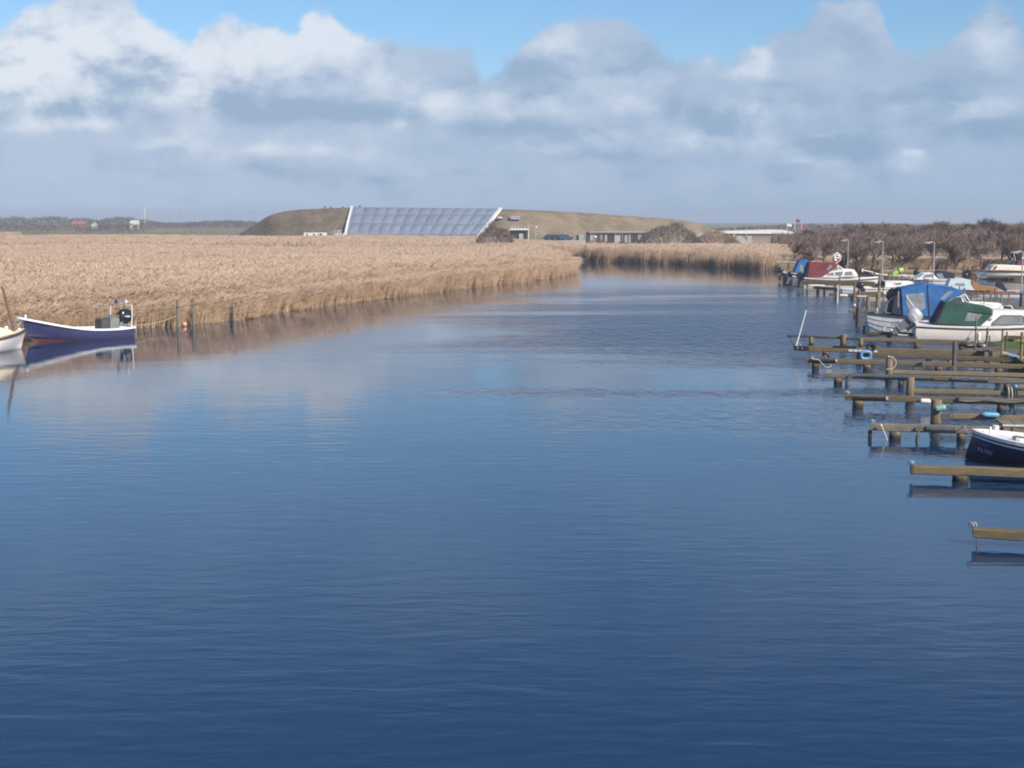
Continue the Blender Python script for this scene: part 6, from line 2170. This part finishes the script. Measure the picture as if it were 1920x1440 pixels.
def make_posts():
    # left bank
    post('mooring_post', 'thin grey post in the water, left of the orange buoy', 333, 561, 86.4, 6, 'timber_grey', group='mooring posts along the left bank')
    post('mooring_post', 'grey post in the water, right of the orange buoy', 362, 560, 88.2, 7, 'timber_grey', group='mooring posts along the left bank')
    post('mooring_post', 'tallest grey post at the reed edge, right of the buoy posts', 438, 553.5, 92.3, 8, 'timber_grey', group='mooring posts along the left bank')
    post('mooring_post', 'short dark stub beside the tallest left bank post', 428.5, 575, 92.1, 5, 'rub_dark', group='mooring posts along the left bank')
    post('mooring_post', 'brown post in the reeds behind the purple boat bow', 71, 555, 80.5, 5.5, 'pile', group='mooring posts along the left bank')
    post('mooring_post', 'brown post in the reeds behind the black outboard', 217, 556, 86.3, 5, 'pile', group='mooring posts along the left bank')
    a, b = PY(150, 560, 83.6), PY(226, 564, 85.9)
    r = thing('bank_rail', 'grey rail running through the reeds behind the purple boat', 'rail', a)
    MB().bar((0, 0, 0), b - a, 0.05, 0.06).build('rail', M['timber_grey'], r)
    for f in (0.08, 0.5, 0.92):
        q = (b - a) * f
        MB().cyl((q.x, q.y + 0.06, q.z - 1.6), (q.x, q.y + 0.06, q.z + 0.03), 0.05, n=7).build('post', M['timber_grey'], r)
    q = P(346, 612, 0.0)
    o = thing('float_buoy', 'small orange pink float between two posts by the reeds', 'buoy', (q.x, q.y, 0.06))
    MB().ball((0, 0, 0.06), 0.155, 12, 8).build('ball', mat('buoy_orange', (0.75, 0.36, 0.22), 0.5, 0.06, 4), o, smooth=True)
    MB().tube([(0, 0, 0.2), (0, 0, 0.26)], [0.04, 0.03], 6).build('eye', M['rub_dark'], o)
    q = PY(811, 493.5, 133)
    o = thing('reed_stake', 'thin dark stake leaning in the middle of the reed bed', 'post', (q.x, 133, 0.3))
    MB().tube([(0.35, 0, 0), (0.2, 0, 1.2), (0, 0, q.z - 0.3)], [0.05, 0.045, 0.035], 6).build('shaft', M['bark'], o)
    MB().tube([(0.02, 0, q.z - 0.6), (0.10, 0, q.z - 0.35)], 0.02, 5).build('stub', M['bark'], o)
    q = P(1296, 497, 0)
    o = thing('white_stake', 'tiny white marker stake at the far reed edge', 'post', (q.x, q.y - 0.6, 0))
    MB().cyl((0, 0, -0.5), (0, 0, 0.75), 0.08, n=7).build('shaft', M['white'], o)
    MB().cyl((0, 0, 0.752), (0, 0, 0.85), 0.10, 0.06, n=7).build('cap', M['white'], o)

    # right bank: big piles between the boats
    G = 'piles between the moored boats'
    t = post('mooring_pile', 'thick pale pile left of the blue canopy boat', 1627.5, 555, 91.0, 8.5, 'pile', group=G, cap='rubber_grey')
    t = post('mooring_pile', 'mossy pile with a white cross arm, outermost of the big piles', 1611, 543, 86.6, 5.5, 'pile', group=G)
    MB().bar((-0.15, -0.1, PY(1611, 555, 86.6).z), (0.45, -0.1, PY(1611, 555, 86.6).z), 0.06, 0.07).build('cross_arm', M['dull_white'], t)
    MB().cyl((-0.05, -0.14, -1), (-0.05, -0.14, PY(1611, 577, 86.6).z), 0.16, n=10).build('lower_pile', M['rub_dark'], t, smooth=True)
    MB().ball((-0.32, -0.2, PY(1604, 572, 86.6).z), 0.10, 10, 7).build('float', M['dull_white'], t, smooth=True)
    MB().bar((0.1, 0.1, 0.42), (1.3, 0.5, 0.42), 0.22, 0.2).build('cross_beam', M['rub_dark'], t)
    post('mooring_pile', 'tall slim pile before the low white cabin', 1649.5, 514, 104, 5, 'timber_grey', group=G)
    post('mooring_pile', 'brown pile just left of the tall slim pile', 1645.5, 548, 101, 6.5, 'pile', group=G)
    post('mooring_pile', 'thin brown stake right of the tall slim pile', 1656.5, 538, 102, 2.6, 'pile', group=G, band=False, cap='pile')
    post('mooring_pile', 'slender pale pile before the long plain white hull, left one', 1602.5, 529, 103, 4, 'pile', group=G)
    post('mooring_pile', 'slender pile left of the cream fender with a dark foot', 1570.8, 534, 111.5, 3.2, 'grey_white', group=G)
    post('mooring_pile', 'short dark stub in open water before the blue canopy boat stern', 1620, 612, 82.2, 4.2, 'rub_dark', group=G, band=False, cap='rub_dark')
    post('mooring_pile', 'slim pile before the maroon cruiser bow', 1574.5, 517, 126.5, 2.6, 'pile', group=G)
    post('mooring_pile', 'slim pile at the bow of the maroon cruiser', 1611.5, 518.5, 124, 3, 'pile', group=G)

    # far booms
    Gf = 'far mooring booms beyond the blue canopy boat'
    boom('F1', 'far boom in front of the maroon canopied cruiser', (1503, 525.5), (1640, 528), 1.0, 0.3, 0.42, [(1509, 3.5), (1528, 4), (1560, 4), (1600, 4)], 'timber', group=Gf)
    boom('F2', 'short far boom under the white tube fender', (1525, 537), (1572, 539), 0.55, 0.25, 0.24, [(1529, 3.5), (1540, 4), (1563, 4)], 'timber', group=Gf)
    boom('F3', 'far boom below the small rowing dinghy', (1554, 549.5), (1660, 552.5), 0.50, 0.25, 0.24, [(1563, 4.5), (1592, 4.5), (1640, 4)], 'timber', group=Gf)
    boom('F4', 'broad brown far boom below the long plain white hull', (1603, 546.5), (1745, 549), 0.90, 0.35, 0.42, [(1640, 5), (1690, 5)], 'timber', group=Gf)
    boom('F5', 'farthest boom beside the grey launch', (1487, 519.5), (1560, 521.5), 0.55, 0.25, 0.26, [(1495, 3.5), (1520, 3.5)], 'timber', group=Gf)
    boom('F6', 'dark boom in front of the thick pale pile', (1590, 579), (1680, 581), 0.55, 0.24, 0.22, [(1600, 5), (1660, 5)], 'timber_grey', group=Gf)
    q = on_boom('F2', 1530)
    fender('fender', 'long white tube fender on the far boom', PY(1513.5, 535.2, q.y - 0.35), PY(1548.5, 535.6, q.y - 0.6), 0.085, M['white'])
    q = on_boom('F3', 1580)
    fender('fender', 'cream fender floating below the rowing dinghy', PY(1573, 554, q.y - 0.35), PY(1590, 554.3, q.y - 0.4), 0.12, M['cream'])
    fender('fender', 'thin teal fender hanging at the blue canopy boat stern', PY(1655, 622, 78.4), PY(1659.5, 611, 78.6), 0.07, M['fender_teal'])
    # basin booms under the cream cruiser
    boom('F7', 'boom in front of the cream cabin cruiser', (1855, 517.2), (1990, 519), 0.40, 0.3, 0.24, [(1862, 5), (1885, 5), (1892, 4), (1915, 4)], 'timber', group=Gf)

    # right bank clutter
    Gb = 'posts on the grassy right bank'
    post('bank_post', 'leftmost tall post on the bank, over the green canopy', 1830.5, 596, 67.2, 3.4, 'timber_grey', group=Gb)
    post('bank_post', 'knobbly driftwood post on the bank before the white hull', 1849.5, 614.5, 65.6, 4.2, 'timber_grey', group=Gb, lean=0.04)
    post('bank_post', 'short dark post beside the knobbly driftwood post', 1855.5, 631, 65.9, 2.6, 'rub_dark', group=Gb, band=False, cap='rub_dark')
    post('bank_post', 'left one of the close pair of square bank posts', 1880, 620, 64.2, 4, 'timber', group=Gb)
    post('bank_post', 'right one of the close pair of bank posts, before the lawn', 1888, 622, 65, 3.4, 'timber', group=Gb)
    post('bank_post', 'mossy bank post at the right picture edge', 1916.5, 623, 61.5, 6, 'pile_moss', group=Gb)
    q = PY(1853, 646, 65)
    g = thing('gangplank', 'sloping wooden landing boards between the bank posts', 'gangway', (q.x, 65.2, 0.35), R_(-12))
    for i in range(5):
        MB().box((0.65, i * 0.24 - 0.4, 0.16 + 0.02 * i), (1.7, 0.21, 0.05), Matrix.Rotation(R_(4), 3, 'Y')).build('plank', M['timber_grey'], g)
    MB().box((0.6, -0.55, 0.05), (1.5, 0.1, 0.22)).build('bearer', M['timber'], g)
    q = PY(1893, 655, 62.5)
    g = thing('gangplank', 'weathered gangplank dropping towards the mossy post', 'gangway', (q.x, 62.8, 0.45), R_(-24))
    for i in range(3):
        MB().box((0.3, i * 0.22 - 0.2, 0.1), (1.0, 0.2, 0.05), Matrix.Rotation(R_(14), 3, 'Y')).build('plank', M['dull_white'] if i == 0 else M['timber_grey'], g)
    MB().box((0.1, 0, 0.0), (0.8, 0.5, 0.08)).build('bearer', M['timber'], g)
    q = PY(1826, 643, 68)
    g = thing('gear_heap', 'heap of black netting and gear at the inner end of a boom', 'gear', (q.x, 68, 0.42))
    rg = random.Random(8)
    for i in range(6):
        MB().ball((rg.uniform(-0.7, 0.7), rg.uniform(-0.3, 0.3), 0.12), rg.uniform(0.16, 0.3), 8, 6, (1.4, 1, 0.7)).build('bundle', M['rub_dark'] if i % 2 else M['rubber'], g, smooth=True)
    MB().ball((0.35, -0.45, 0.08), 0.09, 8, 6).build('float', M['white'], g, smooth=True)
    q = PY(1898, 667.5, 61.6)
    g = thing('blue_bag', 'small pale blue plastic bag on the dark bank edge', 'bag', (q.x, 61.6, q.z))
    MB().ball((0, 0, 0), 0.14, 9, 6, (1.6, 1, 0.55)).build('body', M['plastic_blue'], g, smooth=True)
    MB().tube([(0.1, 0, 0.03), (0.25, 0, 0.12), (0.3, 0, 0.02)], 0.03, 6).build('handle', M['plastic_blue'], g)
    tag(MB().rows([[(22.9 + 0.3 * i + 0.5 * math.sin(j), 63.4 + j * 0.9, 0.49 + 0.03 * math.sin(i * 2 + j)) for j in range(9)] for i in range(18)]).build('bank_lawn', M['lawn'], smooth=True), kind='structure')

    # pier between river and basin
    deck = thing('pier', 'long narrow timber pier carrying the street lamps', 'pier', (34.75, 96, 0))
    mb = MB()
    n = int(56 / 0.2)
    for i in range(n):
        mb.box((0.0, -6 + i * 0.2, 0.60), (2.3, 0.18, 0.04))
    o = mb.build('deck_boards', M['timber_grey'], deck, smooth='raw')
    o['kind'] = 'stuff'
    for x_ in (-1.0, 1.0):
        MB().box((x_, 22, 0.51), (0.15, 56, 0.13)).build('bearer', M['timber'], deck)
    GP = 'thin mooring posts along the pier'
    lab_w = 'thin post on the river side of the lamp pier'
    lab_e = 'thin post on the basin side of the lamp pier'
    spots = [(1832, 545, 101), (1846, 546, 102), (1857, 552, 100), (1866.5, 541, 103), (1870.5, 548, 101), (1878, 551, 99), (1891, 551, 98), (1822, 551, 104), (1809, 541, 106), (1799, 538, 108), (1784, 537, 111),
             (1640, 511, 146), (1651, 512, 143), (1656, 516, 141), (1667, 515, 139), (1674, 518, 137), (1683, 518, 135), (1692, 518, 134), (1698, 521, 131), (1704, 519, 130), (1712, 522, 128), (1719, 521, 126), (1733, 522, 122), (1739, 524, 120)]
    for i, (px, yt, Y) in enumerate(spots):
        post('pier_post', lab_w if px < 1760 else 'thin stake of the cluster before the pale blue cuddy boat', px, yt, Y, 2.4 + (i % 3) * 0.5, 'timber_grey' if i % 2 else 'pile', group=GP, lean=random.Random(i).uniform(-0.03, 0.03), band=False, cap='timber_grey')

    # street lamps
    for px, yt, Y, lab, arm in ((1590.5, 450, 147, 'grey street lamp with its head to the left, leftmost and farthest of the four', 0.34),
                                (1656, 452.5, 133, 'grey street lamp second from the left, right of the lifebuoy', 0.40),
                                (1752, 454, 117, 'grey street lamp third from the left, over the blue canopy', 0.42),
                                (1918, 471.5, 97, 'grey street lamp with a white globe and black foot, at the right picture edge', 0.36)):
        q = PY(px, yt, Y)
        t = thing('street_lamp', lab, 'street lamp', (q.x, Y, 0.5), 0, 'street lamps on the pier')
        hh = q.z - 0.5
        MB().tube([(0, 0, 0), (0, 0, 1.0), (0, 0, hh)], [0.07, 0.055, 0.042], 9).build('pole', M['galv'], t, smooth=True)
        MB().tube([(0, 0, hh - 0.03), (-arm * 0.6, 0, hh + 0.02)], 0.035, 7).build('arm', M['galv'], t)
        s_ = 1.15
        MB().slab([(-arm * 0.5, -0.13, hh + 0.08), (-arm * 0.5, -0.13, hh - 0.06), (-arm - 0.42 * s_, -0.13, hh - 0.10), (-arm - 0.46 * s_, -0.13, hh - 0.07)], (0, 0.26, 0)).build('lamp_head', M['galv'], t, bevel=0.015)
        MB().box((-arm - 0.12, 0, hh - 0.10), (0.36, 0.2, 0.03), Matrix.Rotation(R_(4), 3, 'Y')).build('diffuser', M['white'], t)
        MB().cyl((0, 0, 0.0), (0, 0, 0.12), 0.14, n=10).build('foot', M['dark_metal'], t)
        if px > 1900:
            MB().ball((-0.06, -0.14, PY(1915, 484, Y).z - 0.5), 0.085, 10, 7).build('globe', M['white'], t, smooth=True)
            MB().cyl((0, 0, 0.1), (0, 0, 1.05), 0.10, 0.085, 10).build('black_sleeve', M['rubber'], t)
    # lifebuoy stand
    Y = 149
    c = PY(1569.3, 483.5, Y)
    t = thing('lifebuoy_stand', 'round red and white lifebuoy board on a post beside the first street lamp', 'lifebuoy', (c.x, Y, 0.5))
    cz = c.z - 0.5
    MB().cyl((0, 0.06, 0), (0, 0.06, cz + 0.62), 0.045, n=8).build('post', M['white'], t)
    MB().lathe([(0.0, 0.03), (0.50, 0.03), (0.50, 0.06), (0, 0.06)], 24, (0, 0, cz), axis='y').build('board', mat('board_pink', (0.50, 0.36, 0.30), 0.6, 0.06, 4), t)
    for k in range(4):
        a0 = k * math.pi / 2 + 0.1
        pts = [(0.29 * math.cos(a0 + j * 0.229), -0.02, cz + 0.29 * math.sin(a0 + j * 0.229)) for j in range(7)]
        MB().tube(pts, 0.085, 8).build('buoy_segment', M['red_paint'] if k == 3 else M['white'], t, smooth=True)
    for k in range(4):
        a0 = k * math.pi / 2 - 0.1
        pts = [(0.29 * math.cos(a0 + j * 0.1), -0.02, cz + 0.29 * math.sin(a0 + j * 0.1)) for j in range(3)]
        MB().tube(pts, 0.092, 8).build('buoy_band', M['red_paint'], t, smooth=True)
    MB().slab([(-0.48, -0.1, cz + 0.26), (0, -0.1, cz + 0.60), (0.48, -0.1, cz + 0.26), (0.44, -0.1, cz + 0.20), (0, -0.1, cz + 0.47), (-0.44, -0.1, cz + 0.20)], (0, 0.2, 0)).build('roof_board', M['white'], t)
    MB().box((0, -0.1, cz), (0.5, 0.05, 0.12)).build('bracket', M['white'], t)
    # far landing wall, shed, sheet piling, rusty guard
    a = PY(1462, 501, 173)
    t = thing('plank_wall', 'brown plank landing wall left of the navy boat', 'wall', (a.x, 173.5, 0))
    L = (PY(1500, 501, 173) - a).x
    for i in range(5):
        MB().box((L / 2, 0, 0.30 + i * 0.235), (L, 0.08, 0.22)).build('plank', M['timber'], t)
    for f in (0.02, 0.5, 0.98):
        MB().box((L * f, -0.09, 0.55), (0.16, 0.1, 1.5)).build('post', M['pile'], t)
    MB().box((L / 2, -0.02, 1.40), (L + 0.6, 0.22, 0.07)).build('cap_board', M['dull_white'], t)
    a = PY(1784, 510, 176)
    t = thing('wooden_shed', 'small orange wooden shed in the reeds behind the sport boat', 'shed', (a.x, 176.5, 0.4), R_(8))
    for i in range(7):
        MB().box((-0.54 + i * 0.18, -0.4, 0.5), (0.165, 0.05, 0.95)).build('board', M['varnish'], t)
    MB().box((0, 0, 0.5), (1.22, 0.7, 0.92)).build('body', M['timber'], t)
    MB().slab([(-0.7, -0.5, 0.98), (-0.7, 0.5, 1.10), (-0.7, 0.5, 1.16), (-0.7, -0.5, 1.04)], (1.4, 0, 0)).build('roof', M['timber_grey'], t)
    MB().box((0.1, -0.43, 0.40), (0.35, 0.03, 0.22)).build('hatch', M['rub_dark'], t)
    a, b = PY(1806, 512, 170.5), PY(1843, 512, 170.5)
    t = thing('sheet_piling', 'row of upright timber piles shoring the far basin bank', 'wall', (a.x, 170.5, 0))
    for i in range(10):
        x_ = (b.x - a.x) * i / 9
        MB().cyl((x_, 0, -0.8), (x_, 0, 0.55 + 0.05 * (i % 3)), 0.12, n=8).build('pile', M['pile'] if i % 2 else M['rub_dark'], t, smooth=True)
    MB().box(((b.x - a.x) / 2, 0.16, 0.4), (b.x - a.x, 0.1, 0.14)).build('waling', M['timber'], t)
    a = PY(1832, 503, 169.2)
    t = thing('wheel_guard', 'rusty arched wheel guard at the corner of the basin bank', 'guard', (a.x, 169.4, 0))
    cz = a.z
    for y_ in (-0.2, 0.2):
        MB().tube([(-0.5, y_, -0.5), (-0.5, y_, cz - 0.05)] + [(-0.5 * math.cos(k * math.pi / 8), y_, cz - 0.05 + 0.42 * math.sin(k * math.pi / 8)) for k in range(1, 8)] + [(0.5, y_, cz - 0.05), (0.5, y_, -0.5)], 0.07, 7).build('arch', M['rust'], t, smooth=True)
    MB().rows([[(-0.5 * math.cos(k * math.pi / 8), y_, cz - 0.05 + 0.40 * math.sin(k * math.pi / 8)) for k in range(9)] for y_ in (-0.2, 0.2)]).build('cover_plate', M['rust'], t)
    MB().box((0.15, -0.24, cz + 0.05), (0.30, 0.04, 0.30)).build('sign_plate', mat('faded_red', (0.42, 0.20, 0.16), 0.7, 0.1, 4), t)
make_posts()


def make_lines():
    """mooring lines of the boats"""
    def line(label, a, b, sag, r=0.014, m_='rope'):
        a, b = Vector(a), Vector(b)
        o = thing('mooring_line', label, 'rope', a, 0, 'mooring lines of the boats')
        pts = [(b - a) * (i / 8) + Vector((0, 0, -sag * 4 * (i / 8) * (1 - i / 8))) for i in range(9)]
        MB().tube(pts, r, 5).build('strand', M[m_], o, smooth=True)
        MB().ball((0, 0, 0), r * 2.2, 7, 5).build('knot', M[m_], o)
    line('pale line from the blue canopy boat stern to the thick pale pile', (20.6, 81.0, 1.1), (22.5, 90.9, 1.0), 0.2)
    line('pale line from the green canopied cruiser to the boom in front of it', (21.6, 74.7, 0.9), on_boom('B0', 1690, 0.1, 0.02), 0.06)
    line('pale line from the navy open boat bow to the boom behind it', (12.55, 38.3, 0.76), on_boom('B6', 1812, 0.05, 0.02), 0.12)
    line('pale line from the purple boat stern to the nearer grey post', (-21.9, 79.6, 0.7), (-20.4, 86.3, 0.7), 0.25)
    for lab, p, r_ in (('white fender hanging on the green canopied cruiser side', (24.3, 73.86, 0.45), 0.10), ('grey fender hanging on the blue canopy boat side', (23.0, 79.55, 0.62), 0.10)):
        f = fender('fender', lab, (p[0], p[1], p[2] - 0.26), (p[0], p[1], p[2] + 0.26), r_, M['fender_white'] if 'white' in lab else M['grey_white'])
        MB().tube([(0, 0, 0.3), (0, 0.05, 0.55)], 0.012, 5).build('lanyard', M['rope'], f)
make_lines()

# ------------------------------------------------------------------ the day's thin haze
def make_haze():
    m_ = bpy.data.materials.new('haze')
    m_.use_nodes = True
    m_.node_tree.nodes.clear()
    t = NT(m_.node_tree)
    v = t.new('ShaderNodeVolumePrincipled')
    v.inputs['Color'].default_value = (0.86, 0.92, 1.0, 1)
    v.inputs['Density'].default_value = 0.00045
    v.inputs['Anisotropy'].default_value = 0.2
    out = t.new('ShaderNodeOutputMaterial')
    t.l.new(v.outputs[0], out.inputs['Volume'])
    mb = MB().box((0, 1190, 9), (5400, 2900, 22))
    o = mb.build('haze', m_)
    tag(o, kind='stuff')
make_haze()
